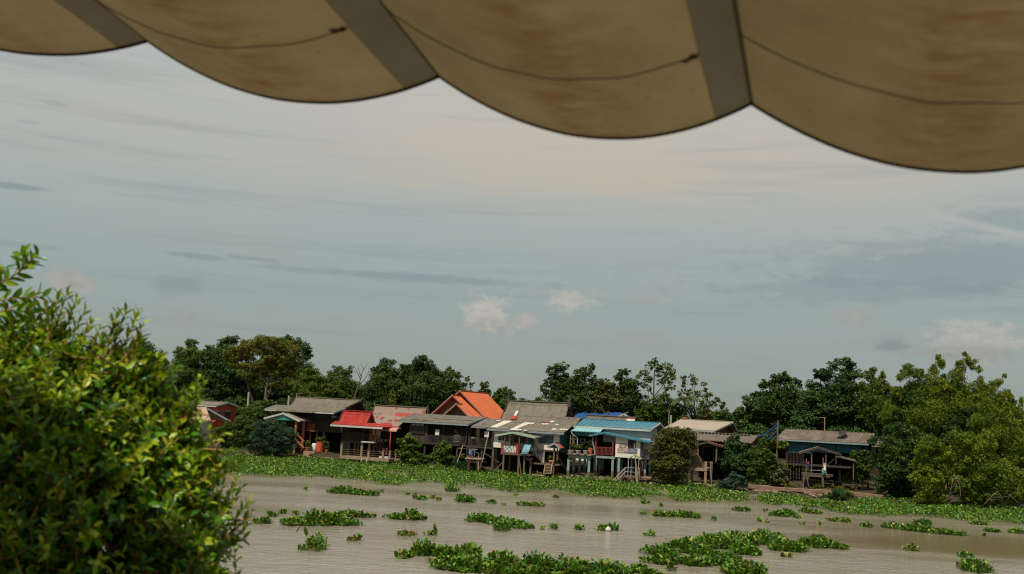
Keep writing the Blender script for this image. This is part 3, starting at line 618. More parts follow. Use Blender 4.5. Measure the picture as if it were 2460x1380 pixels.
MB().box(du1+.01, du1+1.9, .4, 4.4, wd-.42, wd-.06).build('side_deck', M_conc, h.e)
g = MB()
for dz in (.35, .65, .95): g.bar((du0+.1, -1.1, wd+dz), (du1-.9, -1.1, wd+dz), .05).bar((du1-.9, -1.1, wd+dz), (du1+.05, 1.0, wd+dz), .05).bar((du1, 1., wd+dz), (du1+1.8, 1., wd+dz), .05)
g.build('railing', M_post, h.e)
for x, yt, yb, vv in ((865, 1015, 1130, -1.05), (965, 1015, 1130, -.2), (1050, 1018, 1150, .9)):
    o = h.post('pillar', M_conc, x, yt, yb, vv, .26); p = h.L(x, yt, vv); MB().lathe(p, [(.2, 0), (.2, .06), (.05, .14)], 8).build('cap', M_cap, o)
h.box('landing', M_pale, 535, 725, 866, 884, -.7, 0)
h.box('under_floor_shade_sheet', M_shade, 262, 1040, 882, 1086, 4.3, 4.4)  # dark sheet added below the pavilion floor as painted shade
for x in (870, 915): h.post('pillar', M_conc, x, 960, 1060, .6, .22)
sg = MB(); a_ = h.L(725, 870, .7); b_ = h.L(860, 1050, .7)
for vv in (.35, 1.3): sg.bar((a_[0], vv, a_[2]), (b_[0], vv, b_[2]), .1, .3)
for i in range(9): p = a_+(b_-a_)*(i+.5)/9; sg.box(p[0]-.18, p[0]+.2, .38, 1.28, p[2]+.04, p[2]+.1)
sg.build('stair', M_dwoodv, h.e)
sg = MB()
for vv in (.32, 1.33):
    sg.bar((a_[0], vv, a_[2]+.95), (b_[0], vv, b_[2]+.95), .09)
    for i in range(7): p = a_+(b_-a_)*i/6; sg.bar((p[0], vv, p[2]), (p[0], vv, p[2]+.95), .07)
sg.build('stair_railing', M_dwoodv, h.e)
for x0, y0, x1, y1 in ((550, 1118, 528, 1195), (632, 1118, 605, 1210)): h.bar('prop', M_bamb, (x0, y0), (x1, y1), -1.5, .14, -2.2)
h.box('crate', M_pale, 800, 935, 1080, 1112, .2, .9)
h = House('awning', 'pink striped roll-out awning on a thin red post beside the red pavilion', 'awning', 925, 1.5, 20, 2, .4, py=1095)
ua, ub, wa, wb2 = h.rect(797, 1062, 667, 715, 0); g = MB(); prof = [(1.5, wb2+.1), (.9, wb2+.08), (.3, wb2-.02), (0, wb2-.25), (-.05, wa), (0, wa), (.08, wb2-.3), (.35, wb2-.1), (.9, wb2), (1.5, wb2+.02)]
g.prism([(ua, v_, w_) for v_, w_ in prof], (ub-ua, 0, 0)).build('cloth', M_pink, h.e); h.post('post', M_redor, 975, 715, 1010, .1, .13, True)
h.bar('rail', M_rwood, (800, 700), (1060, 705), .35, .08)

# 4 patched Thai house behind the pavilion
h = House('thai_house', 'low Thai house with grey roof patched in red sheets, behind the red pavilion', 'house', 905, 11, 20, 2, .9, py=1080)
R = h.roof((690, 490), (1460, 530), (742, 328), (1500, 372), 1.0, MR_patch, sag=.2, barge=M_post, cap=MR_dark, pitch=.28)
h.body(R, M_dwood, ins=.4, fo=.5)
for x0, y0, x1, y1, bd in ((738, 330, 748, 262, -.1), (1500, 375, 1528, 322, .1)): h.finial((x0, y0), (x1, y1), R['vr'], M_post, R['o'], bd)
for q in ([(1035, 495), (1310, 500), (1330, 452), (1050, 440)], [(1035, 380), (1072, 382), (1080, 360), (1040, 358)], [(1215, 388), (1252, 390), (1258, 368), (1222, 366)], [(1430, 445), (1470, 446), (1490, 402), (1450, 400)]): h.patch(R, q, M_redpatch, .07)
h.patch(R, [(700, 480), (800, 484), (830, 440), (735, 435)], MR_grey, .06)
h = House('stilt_house', 'dark stilt house under a low grey roof dotted with red patches, beside the red pavilion', 'house', 905, 5, 20, 2, .5, py=1080)
R = h.roof((755, 632), (1078, 648), (735, 482), (1240, 500), 0, MR_patch, half=4.6, barge=M_fas, fascia=M_pale, pitch=.28)
R['u1'] += 0; u0, u1, a, b, w0, we = h.body(R, M_dwood, ins=.4, fo=.9, wy=(950, 890))
for q in ([(740, 508), (775, 510), (800, 492), (765, 490)], [(795, 532), (840, 534), (885, 502), (845, 500)], [(925, 560), (970, 562), (995, 542), (945, 540)], [(1015, 560), (1100, 566), (1080, 535), (1040, 530)], [(805, 620), (985, 626), (1000, 602), (830, 590)], [(870, 600), (960, 603), (975, 585), (890, 582)], [(1090, 575), (1180, 578), (1210, 560), (1120, 556)]): h.patch(R, q, M_redpatch, .07)
h.box('under_floor_shade_sheet', M_shade, 760, 1250, 890, 1090, 1.6, 1.7)
for x in (790, 1085, 1200): h.post('stilt', M_gwood, x, 890, 1100, .9, .2, True)

# 5 orange-roofed hall
h = House('hall', 'large hall with three stepped bright orange tiled gables rising behind the grey roofs', 'hall', 1105, 26, 27, 2, 1.2, py=1000)
def og(pk, le, ri, v0, Ln):
    o, g = h.gableroof(pk, le, ri, v0, Ln, MR_orange, .12, .32, barge=M_rwood, infill=M_ochre, cap=MR_orange, inset=.9)
    up, wp, ul, wl, ur, wr = g
    MB().bar((ul, v0-.06, wl+.02), (up, v0-.06, wp+.03), .04, .13).bar((up, v0-.06, wp+.03), (ur, v0-.06, wr+.02), .04, .08).build('white_trim', M_trim, o)
    return g
g1 = og((1990, 118), (1380, 690), (2560, 730), 0, 9.6)
g2 = og((1880, 185), (1380, 640), (2360, 640), -2.6, 2.58)
g3 = og((1940, 310), (1620, 590), (2230, 610), -4.4, 1.78)
up, wp, ul, wl, ur, wr = g1
MB().box(ul+1, ur-1, .95, 9.2, -.5, wl+.2).build('wall', M_ochre, h.e)

# 6 long grey-roofed house
h = House('stilt_house', 'long dark timber stilt house with grey corrugated roof and railed balcony, below the orange hall', 'house', 985, 3.5, 18, 2, .4, py=1085)
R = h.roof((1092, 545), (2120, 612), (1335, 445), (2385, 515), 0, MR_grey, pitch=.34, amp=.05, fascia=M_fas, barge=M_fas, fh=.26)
u0, u1 = R['u0']+.9, R['u1']-.3; vb = R['vb']
wf = h.q(1800, 892, .6)[1]; wtop = R['we']
bu0 = h.q(1240, 750, .7)[0]; bu1 = h.q(1512, 750, .7)[0]
MB().box(bu0, bu1, .7, vb-.6, wf-.1, wtop+.2).build('wall', M_dwoodv, h.e)
MB().box(bu1, u1, 2.6, vb-.6, wf, wtop+.5).build('back_wall', M_dwoodv, h.e)
MB().box(u0-.2, u1+.3, .55, vb-.5, wf-.28, wf-.12).build('floor', M_gwood, h.e)
h.window(1285, 1468, 648, 742, .69, M_dwood, M_glass, 3, 2); h.window(1283, 1466, 602, 634, .69, M_dwoodv, M_pglass, 3, 1)
h.rail((1512, 882), (2080, 908), .75, 1.05, M_gwood, bt=.07)
for x in (1520, 1760, 2020, 2100): h.post('post', M_dwoodv, x, 620, 880, .85, .17)
for x in (1270, 1480, 1620, 1800, 1960): h.post('stilt', M_gwood, x, 900, 1090, .9, .24, True)
h.box('under_floor_shade_sheet', M_shade, 1230, 2450, 905, 1120, 3.0, 3.1)
h.box('white_cloth', M_wpaint, 1630, 1686, 690, 772, .6, .64); h.box('washing_machine', M_wpaint, 1897, 1990, 772, 872, 1.2, 1.9)
h.box('wall_calendar', M_yel, 1906, 1934, 697, 735, 2.52, 2.58); h.box('hanging_shirt', M_yel, 1942, 1968, 718, 772, 2.4, 2.46)
# 6b its right-hand wing
h = House('stilt_house', 'short dark stilt house with corrugated roof between the long grey and the white houses', 'house', 1130, 3.5, 18, 3, .4, py=1085)
R = h.roof((70, 518), (310, 545), (300, 408), (640, 430), .1, MR_grey, pitch=.34, amp=.05, half=4.2, fascia=M_fas)
wf = h.q(225, 835, .8)[1]; bu0, bu1 = h.q(50, 760, .8)[0], h.q(412, 760, .8)[0]
MB().box(bu0, bu1, 2.6, 5.5, wf, R['we']+.3).build('back_wall', M_dwood, h.e); MB().box(bu0, bu1, .7, 5.5, wf-.25, wf-.02).build('floor', M_gwood, h.e)
h.rail((45, 828), (410, 838), .8, 1.05, M_gwood, bt=.06)
for x in (55, 410): h.post('post', M_dwoodv, x, 540, 830, .9, .2)
for x in (60, 240, 405): h.post('stilt', M_gwood, x, 838, 1110, .95, .24, True)
h.box('under_floor_shade_sheet', M_shade, 40, 420, 845, 1120, 3.4, 3.5)
h.box('notice_board', M_wpaint, 276, 340, 610, 694, .55, .6); h.box('storage_chest', M_concg, 60, 185, 695, 712, 1.0, 1.6)

# 7 white house
h = House('stilt_house', 'cream-white stilt house with blue windows under a big grey roof with white patches', 'house', 1190, .5, 18, 3, .35, py=1130)
R = h.roof((305, 548), (1480, 634), (470, 412), (1640, 505), 0, MR_tile, pitch=.28, half=5.0, fascia=M_fas, fh=.28)
for q in ([(350, 540), (455, 546), (690, 452), (575, 442)], [(650, 577), (730, 580), (945, 490), (870, 472)], [(870, 492), (1015, 496), (1045, 478), (885, 470)], [(650, 585), (820, 590), (840, 575), (680, 570)], [(1125, 500), (1225, 502), (1245, 487), (1140, 484)], [(1335, 508), (1385, 510), (1400, 496), (1350, 494)], [(1275, 582), (1345, 583), (1365, 564), (1300, 562)], [(1400, 582), (1530, 585), (1555, 570), (1415, 566)], [(1240, 467), (1310, 468), (1335, 446), (1280, 444)], [(450, 446), (510, 448), (520, 438), (460, 436)], [(860, 596), (920, 598), (930, 586), (870, 584)]): h.patch(R, q, M_white, .075)
R3 = h.roof((1190, 480), (1650, 515), (1460, 385), (1725, 408), 4.2, MR_tile, name='rear_roof', half=4.0, pitch=.28, barge=MR_tile)
h.patch(R3, [(1120, 468), (1210, 470), (1165, 446), (1160, 446)], M_redpatch, .06)
u0 = h.q(415, 720, .8)[0]; u1 = h.q(1402, 760, .8)[0]; wfl = h.q(700, 865, .8)[1]; wr_ = h.q(1250, 890, .8)[1]; um = h.q(1030, 760, .8)[0]; wt = R['we']+.2
ud = h.q(690, 720, .8)[0]
MB().box(u0, ud, .8, 7, wfl, wt).build('wall', M_wwall, h.e); MB().box(ud, um, 1.9, 7, wfl+.001, wt).build('wall', M_wwall, h.e); MB().box(um, u1, .8, 7, wr_, wt).build('wall', M_wwall, h.e)
MB().box(u1, u1+.06, .85, 7.4, wr_+.02, wt).build('side_wall', M_tealw, h.e)  # dark teal puts the shade on this end wall into its colour
h.window(492, 628, 664, 748, .79, M_bluep, M_glass, 3, 2); h.window(738, 880, 698, 772, 1.89, M_bluep, M_glass, 3, 2); 
for x in (1102, 1178, 1250): h.window(x, x+60, 675, 782, .79, M_bluep, M_glass, 2, 3, .1, .06)
dr = h.box('door', M_bluep, 932, 1022, 712, 858, 1.75, 1.89); h.box('door_panel', M_bluet, 945, 970, 725, 850, 1.70, 1.74, dr)
o, g = h.gableroof((700, 617), (440, 662), (1045, 695), -3.0, 3.9, MR_tile, barge=M_green, inset=.3)
for x in (588, 806): h.post('porch_post', M_rwood, x, 660, 930, -2.8, .16)
for x in (680, 905): h.post('porch_post', M_rwood, x, 680, 900, -.6, .14)
wp0 = h.q(660, 938, -3.0)[1]; pu0 = h.q(520, 930, -3.0)[0]; pu1 = h.q(965, 950, -3)[0]
MB().box(pu0, pu1, -3.05, 1.85, wp0-.2, wp0).build('porch_floor', M_post, h.e)
ru0 = h.q(548, 860, -2.9)[0]; ru1 = h.q(772, 870, -2.9)[0]; rh = h.q(660, 822, -2.9)[1]-wp0; n = 13
M_redpaint = mat('red_post_paint', (.36, .04, .035), rough=.6)
rail = MB().box(ru0, ru1, -2.94, -2.84, wp0+rh, wp0+rh+.08).box(ru0, ru1, -2.93, -2.85, wp0+.05, wp0+.12).build('railing', M_rwood, h.e)
pal = [M_wpaint, M_bluet, M_bluet, mat('soft_yellow_paint', (.55, .45, .18), rough=.7)]
for i in range(n):
    c = ru0+(ru1-ru0)*(i+.5)/n; hb = rh-.12
    for j, (z0, z1) in enumerate(((.12, .35), (.35, .62), (.62, 1.))): MB().box(c-.06, c+.06, -2.91, -2.87, wp0+.12+hb*(z0-.12 if j == 0 else z0), wp0+.12+hb*z1).build('baluster', pal[(i+j*2) % 4 if (i+j) % 3 else 0], rail)
for x in (547, 772): 
    u_, w_ = h.q(x, 805, -2.9); MB().box(u_-.13, u_+.13, -3.02, -2.76, wp0-.1, w_).build('railing_post', M_redpaint, h.e)
MB().prism([h.L(880, 805, -2.6), h.L(978, 812, -2.6), h.L(930, 945, -3.2), h.L(822, 948, -3.2)], (0, .06, 0)).build('tilted_panel', M_bluet, h.e)
for i in range(4): h.bar('panel_leg', M_bluet, (850+i*28, 880), (828+i*28, 950), -3.25, .07)
h.box('shutter', M_bluet, 520, 610, 785, 850, -1.5, -1.44)
a_ = h.L(975, 895, -1.0); b_ = h.L(1160, 1085, -1.0); sg = MB()
for vv in (-1.0, .1): sg.bar((a_[0], vv, a_[2]), (b_[0], vv, b_[2]), .1, .28)
for i in range(9): p = a_+(b_-a_)*(i+.5)/9; sg.box(p[0]-.16, p[0]+.18, -.96, .06, p[2]+.03, p[2]+.09)
sg.build('stair', M_post, h.e)
rr = MB().bar((a_[0], -1.05, a_[2]+1.25), (b_[0], -1.05, b_[2]+1.1), .09).build('stair_handrail', M_rwood, h.e)
for i in range(9):
    p = a_+(b_-a_)*(i+.3)/9; MB().bar((p[0], -1.05, p[2]), (p[0], -1.05, p[2]+.65), .05).build('baluster', M_wpaint, rr); MB().bar((p[0], -1.05, p[2]+.65), (p[0], -1.05, p[2]+1.15), .05).build('baluster', M_bluet, rr)
p = h.L(1168, 1080, -1.05); MB().box(p[0]-.06, p[0]+.06, -1.11, -.99, p[2]-.2, p[2]+1.5).build('newel_post', M_rail, h.e)
h.box('lower_platform', M_post, 985, 1405, 1090, 1112, -1.6, 1.0)
h.box('landing', M_bamb, 890, 975, 1010, 1030, -2.2, -1.2)
for x, yt, vv in ((412, 870, -.2), (568, 950, -2.9), (662, 950, -1.0), (795, 950, -2.9), (882, 950, -2.6), (975, 1030, -2.2), (1330, 1110, 0.2), (1380, 900, 1.0)): h.post('stilt', M_post, x, yt, 1270, vv, .22, True)
for p_, q_, v_ in (((560, 1060), (405, 1225), -2.6), ((790, 960), (830, 1270), -3.1), ((560, 1210), (625, 1265), -2.9), ((785, 1220), (735, 1262), -2.9), ((1390, 1000), (1520, 1190), .2), ((895, 1035), (985, 1060), -2.3)): h.bar('brace', M_post, p_, q_, v_, .13)
h.box('under_floor_shade_sheet', M_shade, 400, 1530, 900, 1270, 4.0, 4.1)
lad = MB()
for vv, x0, x1 in ((-1.7, 1290, 1275), (-1.7, 1190, 1165)): lad.bar(h.L(x0, 1100, vv), h.L(x1, 1250, -2.6), .09)
for i in range(7): lad.bar(h.L(1205-i*6, 1105+i*23, -1.7-.13*i), h.L(1288-i*2, 1105+i*23, -1.7-.13*i), .3, .07)
lad.build('ladder', M_bamb, h.e)
bn = House('bench', 'low wooden bench standing in the hyacinths below the white house ladder', 'bench', 1290, -3.6, 18, 3, 0.0, py=1140)
bn.box('seat', M_bamb, 985, 1168, 1262, 1276, 0, .6)
for x in (1000, 1075, 1130, 1160): bn.post('leg', M_post, x, 1190 if x in (1075,) else 1235, 1290, .3, .12)
bn.bar('rail', M_post, (1070, 1228), (1140, 1225), .3, .09)
h = House('shrine_roof', 'little red-tiled roof on a leaning post in front of the white house', 'small roof', 1333, -1.6, 18, 3, .2, py=1140)
h.gableroof((1330, 778), (1222, 838), (1418, 858), 0, 1.9, M_redpatch, barge=M_fas, infill=M_dwood, inset=.1, cap=MR_dark, pitch=.25)
h.post('post', M_post, 1332, 800, 1280, .5, .2, True); h.bar('brace', M_bamb, (1318, 1030), (1275, 1200), .3, .14); h.bar('brace', M_post, (1375, 870), (1375, 960), .9, .14)
potted('orange clay bowl with a bright plant on the platform under the white house', 3, 1290, 1042, 1086, 108, -.8, [(1270, 1005, 28), (1300, 1000, 22), (1245, 1015, 18)], 'yellow', M_cap, shape=lambda r, q: [(r*.5, 0), (r*.95, q*.4), (r, q*.7), (r*.85, q), (r*.8, q)])

# 8 big weathered Thai roof
h = House('thai_house', 'tall Thai house with a broad sagging dark grey roof and long horn finials', 'house', 1215, 15, 20, 3, 1.1, py=1000)
R = h.roof((500, 470), (1470, 500), (640, 142), (1548, 182), 0, MR_dark, sag=.45, pitch=.26, barge=M_gwood, cap=MR_dark, th=.1, half=3.3)
h.patch(R, [(715, 368), (755, 370), (790, 297), (750, 294)], M_white, .28); h.patch(R, [(662, 418), (745, 424), (768, 374), (682, 370)], M_redpatch, .28)
h.body(R, M_dwood, ins=.45, fo=.5)
h.finial((640, 200), (656, 0), R['vr'], M_gwood, R['o'], -.12, .34); h.finial((1548, 240), (1592, 35), R['vr'], M_gwood, R['o'], -.1, .42)
pl = MB()
for i in range(5): z = R['we']+.6+i*.62; w = (R['wr']-z)/(R['wr']-R['we'])*3.0; pl.box(R['u1']-.52+.08, R['u1']-.30, R['vr']-w+.2, R['vr']+w-.2, z, z+.16)
pl.build('gable_slat', M_post, h.e)
# 9 blue roof behind
h = House('house', 'house with a vivid blue metal hip roof, mostly hidden behind the weathered roofs', 'house', 1400, 30, 12, 4, 1.2, py=1000)
ue0, we = h.q(235, 268, 0); ue1 = h.q(1085, 262, 0)[0]; we = (h.q(235, 272, 0)[1]+h.q(1085, 300, 0)[1])/2; r0, wr = h.q(350, 168, 4); r1, wr2 = h.q(960, 200, 4); wr = (wr+wr2)/2
MB().slab((ue0, 0, we), (ue1, 0, we), (r1, 4, wr), (r0, 4, wr), .08, .3).slab((ue0, 8, we), (ue0, 0, we), (r0, 4.01, wr), (r0, 4, wr), .08).slab((ue1, 0, we), (ue1, 8, we), (r1, 4, wr), (r1, 4.01, wr), .08).slab((ue1, 8, we), (ue0, 8, we), (r0, 4, wr), (r1, 4, wr), .08, .3).build('roof', MR_blue, h.e)
MB().box(ue0+.6, ue1-.6, .6, 7.4, -.5, we-.02).build('wall', M_wwall, h.e)
h.gableroof((995, 215), (918, 258), (1075, 262), -.6, 2.5, MR_blue, infill=M_pale, barge=M_pale, inset=.12)
MB().bar(h.L(905, 245, -1.0), h.L(1062, 190, -1.0), .13).build('ridge_pole', M_bamb, h.e); h.bar('vent_pipe', M_gwood, (762, 240), (760, 172), -.8, .3)
# 10 small Thai roof
h = House('thai_house', 'low brown Thai roof with a red and white corner patch, behind the teal roof', 'house', 1410, 19, 18, 4, 1.1, py=1010)
R = h.roof((395, 345), (1150, 385), (440, 235), (1165, 272), 0, MR_brown, sag=.15, pitch=.28, barge=M_gwood, cap=MR_dark)
h.body(R, M_dwood, ins=.45, fo=.5)
h.finial((438, 240), (441, 163), R['vr'], M_gwood, R['o'], -.1, .14); h.finial((1172, 300), (1190, 188), R['vr'], M_gwood, R['o'], .1, .14)
h.patch(R, [(1050, 288), (1150, 292), (1168, 270), (1062, 265)], M_redpatch, .1); h.patch(R, [(1022, 328), (1150, 335), (1168, 300), (1045, 292)], M_white, .1)

# 11 teal-roofed house
h = House('stilt_house', 'white-walled house on mint stilts with a bright teal-blue metal roof', 'house', 1432, 5, 18, 4, .4, py=1140)
R = h.roof((210, 368), (1405, 466), (345, 292), (1545, 356), 0, MR_teal, pitch=.36, amp=.05, barge=M_wpaint, fascia=M_pale, cap=MR_teal, fh=.3)
# upper storey cladding
uu0 = h.q(690, 480, .5)[0]; uu1 = h.q(1400, 540, .5)[0]; wl = h.q(1100, 640, .5)[1]
MB().box(uu0, uu1, .5, 5.6, wl-.2, R['we']+.1).build('upper_wall', M_gwall, h.e)
ea = h.q(190, 475, -1.6); eb = h.q(640, 492, -1.6); wa = (ea[1]+eb[1])/2; ta = h.q(285, 398, .4); tb = h.q(690, 448, .4); wt = (ta[1]+tb[1])/2
MB().slab((ea[0], -1.6, wa), (eb[0], -1.6, wa), (tb[0], .4, wt), (ta[0], .4, wt), .05, .3).build('lean_to_roof', MR_pteal, h.e)
h.box('lean_to_beam', M_post, 195, 640, 480, 492, -1.55, -1.4)
h.box('teal_band', M_tband, 245, 520, 492, 550, -.6, -.5)
o, g = h.gableroof((690, 497), (470, 538), (1392, 640), -2.6, 3.0, MR_teal, barge=MR_teal, inset=.3)
wfl = h.q(560, 838, -.4)[1]
up, wp, ul, wlft, ur, wrt = g
# the room with the murals: pentagonal front under the slope
x0 = h.q(868, 730, -2.1)[0]; x1 = h.q(1240, 760, -2.1)[0]; z0 = h.q(1050, 880, -2.1)[1]
sl_ = (wrt-wp)/(ur-up); zt = lambda x: wp+sl_*(x-up)-.12
MB().prism([(x0, -2.1, z0), (x1, -2.1, z0), (x1, -2.1, zt(x1)), (x0, -2.1, zt(x0))], (0, 3.2, 0)).build('wall', M_wtile, h.e)
x2 = h.q(1290, 760, -.9)[0]
MB().prism([(x1, -1.0, z0+.3), (x2, -1.0, z0+.3), (x2, -1.0, zt(x2)), (x1, -1.0, zt(x1))], (0, 4.5, 0)).build('side_wall', M_gwall, h.e)
h.window(1062, 1168, 616, 732, -2.11, M_dwood, M_glass, 2, 1, .07, .05)
h.window(1255, 1272, 655, 758, -1.02, M_dwood, M_glass, 1, 1, .07, .04)
M_mur1 = mat('waterfall_picture', (.24, .11, .035), (.46, .44, .41), scale=3.0, rough=.5, streak=(.03, .03, .025), sscale=(1.3, 1.3, 2.2), amt=1.)
M_mur2 = mat('seaside_picture', (.02, .085, .21), (.22, .28, .32), scale=3.0, rough=.5, streak=(.22, .11, .04), sscale=(1.2, 1.2, 2.5), amt=.8)
for n_, m_, a4 in (('wall_picture', M_mur1, (920, 1032, 660, 728)), ('wall_picture', M_mur1, (900, 1045, 731, 802)), ('wall_picture', M_mur2, (1050, 1196, 736, 812))): h.box(n_, m_, *a4, -2.16, -2.11)
h.box('lower_siding', M_wwall, 1285, 1420, 640, 752, -.6, 3.0)
xb0 = h.q(250, 700, 1.2)[0]
MB().box(xb0, x0-.01, 1.2, 5.4, wfl, R['we']+.1).build('back_wall', M_shade, h.e)
MB().box(h.q(520, 838, -2.3)[0], x0-.01, -2.3, 5.4, wfl-.3, wfl-.04).build('floor', M_mint, h.e)
h.rail((578, 830), (832, 842), -2.2, 1.0, M_rwood, bt=.07)
for x, yt in ((578, 545), (835, 575)): h.post('post', M_rwood, x, yt, 845, -2.15, .2)
h.box('air_conditioner', M_pale, 340, 414, 592, 655, .7, 1.15); 
p = h.L(375, 624, .68); MB().add([(p[0]+.26*math.cos(t), p[1]-.0, p[2]+.26*math.sin(t)) for t in np.linspace(0, 6.28, 17)[:-1]]+[(p[0]+.26*math.cos(t), p[1]+.03, p[2]+.26*math.sin(t)) for t in np.linspace(0, 6.28, 17)[:-1]], [tuple(range(16))]+[(i, (i+1) % 16, (i+1) % 16+16, i+16) for i in range(16)]).build('fan_grille', M_dark, h.e)
pp = MB().path([h.L(203, 482, -1.5), h.L(215, 520, -1.5), h.L(298, 585, -1.0), h.L(296, 690, -1.0)], .09, 8).build('downpipe', M_metal, h.e)
MB().path([h.L(530, 565, -2.2), h.L(526, 640, -2.2), h.L(560, 810, -2.2), h.L(540, 832, -2.2)], .08, 8).build('downpipe', M_metal, h.e)
for x, yt, vv, th in ((580, 858, -2.1, .30), (637, 866, .4, .28), (680, 900, 2.2, .3), (833, 858, -2.1, .30), (895, 875, .6, .28), (925, 885, -2.0, .30), (965, 895, .3, .26), (1130, 890, .6, .26), (1325, 750, -.5, .28), (1395, 750, .5, .28), (410, 890, 1.6, .3), (1060, 890, 2.0, .3), (560, 880, 1.8, .3)):
    u_, w_ = h.q(x, yt, vv); zb = 1.0
    q = MB().box(u_-th/2, u_+th/2, vv-th/2, vv+th/2, zb, w_).build('stilt', M_mint, h.e); MB().box(u_-th/2-.012, u_+th/2+.012, vv-th/2-.012, vv+th/2+.012, -.8, zb).build('stilt_base', M_mud, q)
h.box('under_floor_shade_sheet', M_shade, 480, 1420, 880, 1130, 4.4, 4.5)
# planter terrace
h = House('planter_stand', 'mint concrete stand on four stained legs, carrying three pots before the teal-roofed house', 'stand', 1367, .3, 18, 4, .3, py=1140)
h.box('top_beam', M_mint, 160, 492, 838, 892, 0, .5); h.box('slab', M_conc, 140, 505, 826, 838, -.35, 2.6)
for x, vv in ((166, .2), (246, 1.6), (332, 2.2), (477, .2)):
    u_, w_ = h.q(x, 892, vv); th = .30 if vv < 1 else .26
    q = MB().box(u_-th/2, u_+th/2, vv-th/2, vv+th/2, .9, w_).build('leg', M_mint, h.e); MB().box(u_-th/2-.012, u_+th/2+.012, vv-th/2-.012, vv+th/2+.012, -.9, .9).build('leg_base', M_mud, q)
for x, lab, lf in ((192, 'leftmost of three round cement pots on the mint stand, full of leafy greens', [(225, 705, 38), (250, 720, 34), (205, 730, 26), (260, 690, 24)]), (306, 'middle of three round cement pots on the mint stand, with feathery greens', [(310, 715, 28), (350, 725, 26), (375, 680, 16), (340, 700, 18)]), (420, 'rightmost of three round cement pots on the mint stand, nearly bare', [(430, 735, 15), (440, 715, 10)])):
    potted(lab, 4, x, 768, 826, 82, .1, lf, 'mid', M_concg, leaf=.2)
p = at(*K(4, 490, 826), bankY(1418)+.8); e = thing('potted_plant', 'slim brown pot with a tall dark plant at the right end of the mint stand', 'potted plant', p, 0, 'potted plants on the far bank')
MB().lathe((0, 0, 0), [(.22, 0), (.3, .7), (.3, .8)], 12).build('pot', M_cap, e); V, Q, Rn = cloud(lobesw([(*K(4, 490, 690), 4), (*K(4, 488, 650), 4), (*K(4, 492, 725), 3)], bankY(1418)+.8, jit=.1), .22, 1.); npmesh('foliage', V-p, Q, Rn, LEAF['deep'], e)
p = at(*K(4, 182, 745), bankY(1369)+.4); e = thing('pole', 'thin pale pole standing on the left end of the mint stand', 'pole', p); MB().path([(0, 0, -.3), (.02, 0, 1.8)], .05, 7).build('shaft', M_bamb, e); MB().bar((0, 0, 1.35), (1.0, 0, 1.3), .04).build('crossbar', M_bamb, e)

# 12 arched canopy jetty
h = House('jetty', 'small jetty with an olive arched canopy, white rails and steps down to the hyacinths', 'jetty', 1515, -1.2, 16, 4, .0, py=1160)
ua, wa = h.q(1058, 905, 0); ub = h.q(1240, 912, 0)[0]; wt = h.q(1150, 842, 0)[1]; n = 9; Ln = 2.0; b = MB()
arc = [(ua+(ub-ua)*i/n, wa+(wt-wa)*math.sin(math.pi*(.06+.88*i/n))) for i in range(n+1)]
b.prism([(x, 0, z) for x, z in arc]+[(x, 0, z-.06) for x, z in arc[::-1]], (0, Ln, 0)); b.build('canopy', MR_olive, h.e, smooth=False)
MB().prism([(x, -.02, z-.02) for x, z in arc]+[(x, -.02, z-.14) for x, z in arc[::-1]], (0, .02, 0)).build('canopy_rim', M_green, h.e)
for x, vv in ((1066, .1), (1222, .1), (1110, 1.9), (1260, 1.9)): h.post('post', M_metal, x, 900, 1165, vv, .09)
wd = h.q(1110, 1160, -.2)[1]; d0 = h.q(1000, 1160, -.2)[0]; d1 = h.q(1235, 1160, -.2)[0]
MB().box(d0, d1, -.2, 2.4, wd-.22, wd).build('deck', M_post, h.e); MB().box(d1, d1+3.6, .8, 2.6, wd-.18, wd-.03).build('walkway', M_conc, h.e)
g = MB()
for z in (.55, 1.1): g.bar((d0+.1, -.1, wd+z), (d1-.05, -.1, wd+z), .045)
for t in (.03, .22, .7, .97): g.bar((d0+(d1-d0)*t, -.1, wd), (d0+(d1-d0)*t, -.1, wd+1.1), .045)
g.build('railing', M_rail, h.e)
for x, vv in ((1010, 0), (1025, .3), (1140, 0), (1152, .3)): h.post('leg', M_post, x, 1180, 1310, vv, .16)
s0 = np.array([d0, 0, wd]); s1 = h.L(872, 1288, -.4); g = MB()
for vv in (-.1, 1.0): g.bar((s0[0], vv, s0[2]-.1), (s1[0], vv-.3, s1[2]), .1, .3)
for i in range(6): p = s0+(s1-s0)*(i+.7)/6.5; g.box(p[0]-.2, p[0]+.2, -.3, 1.0, p[2], p[2]+.07)
g.build('stair', M_post, h.e)
g = MB()
for vv in (-.12, 1.02):
    g.bar((s0[0]+.1, vv, s0[2]+1.1), (s1[0], vv-.3, s1[2]+1.0), .06).bar((s0[0]+.1, vv, s0[2]+.6), (s1[0], vv-.3, s1[2]+.5), .05).bar((s1[0], vv-.3, s1[2]-.3), (s1[0], vv-.3, s1[2]+1.0), .06)
g.build('stair_railing', M_rail, h.e)
h.box('straw_mat', M_straw, 1240, 1285, 930, 1080, 1.2, 1.3); h.box('red_stool', M_redc, 1235, 1258, 1102, 1135, 1.2, 1.6); h.box('orange_box', M_cap, 1190, 1216, 1070, 1130, 1.0, 1.4)
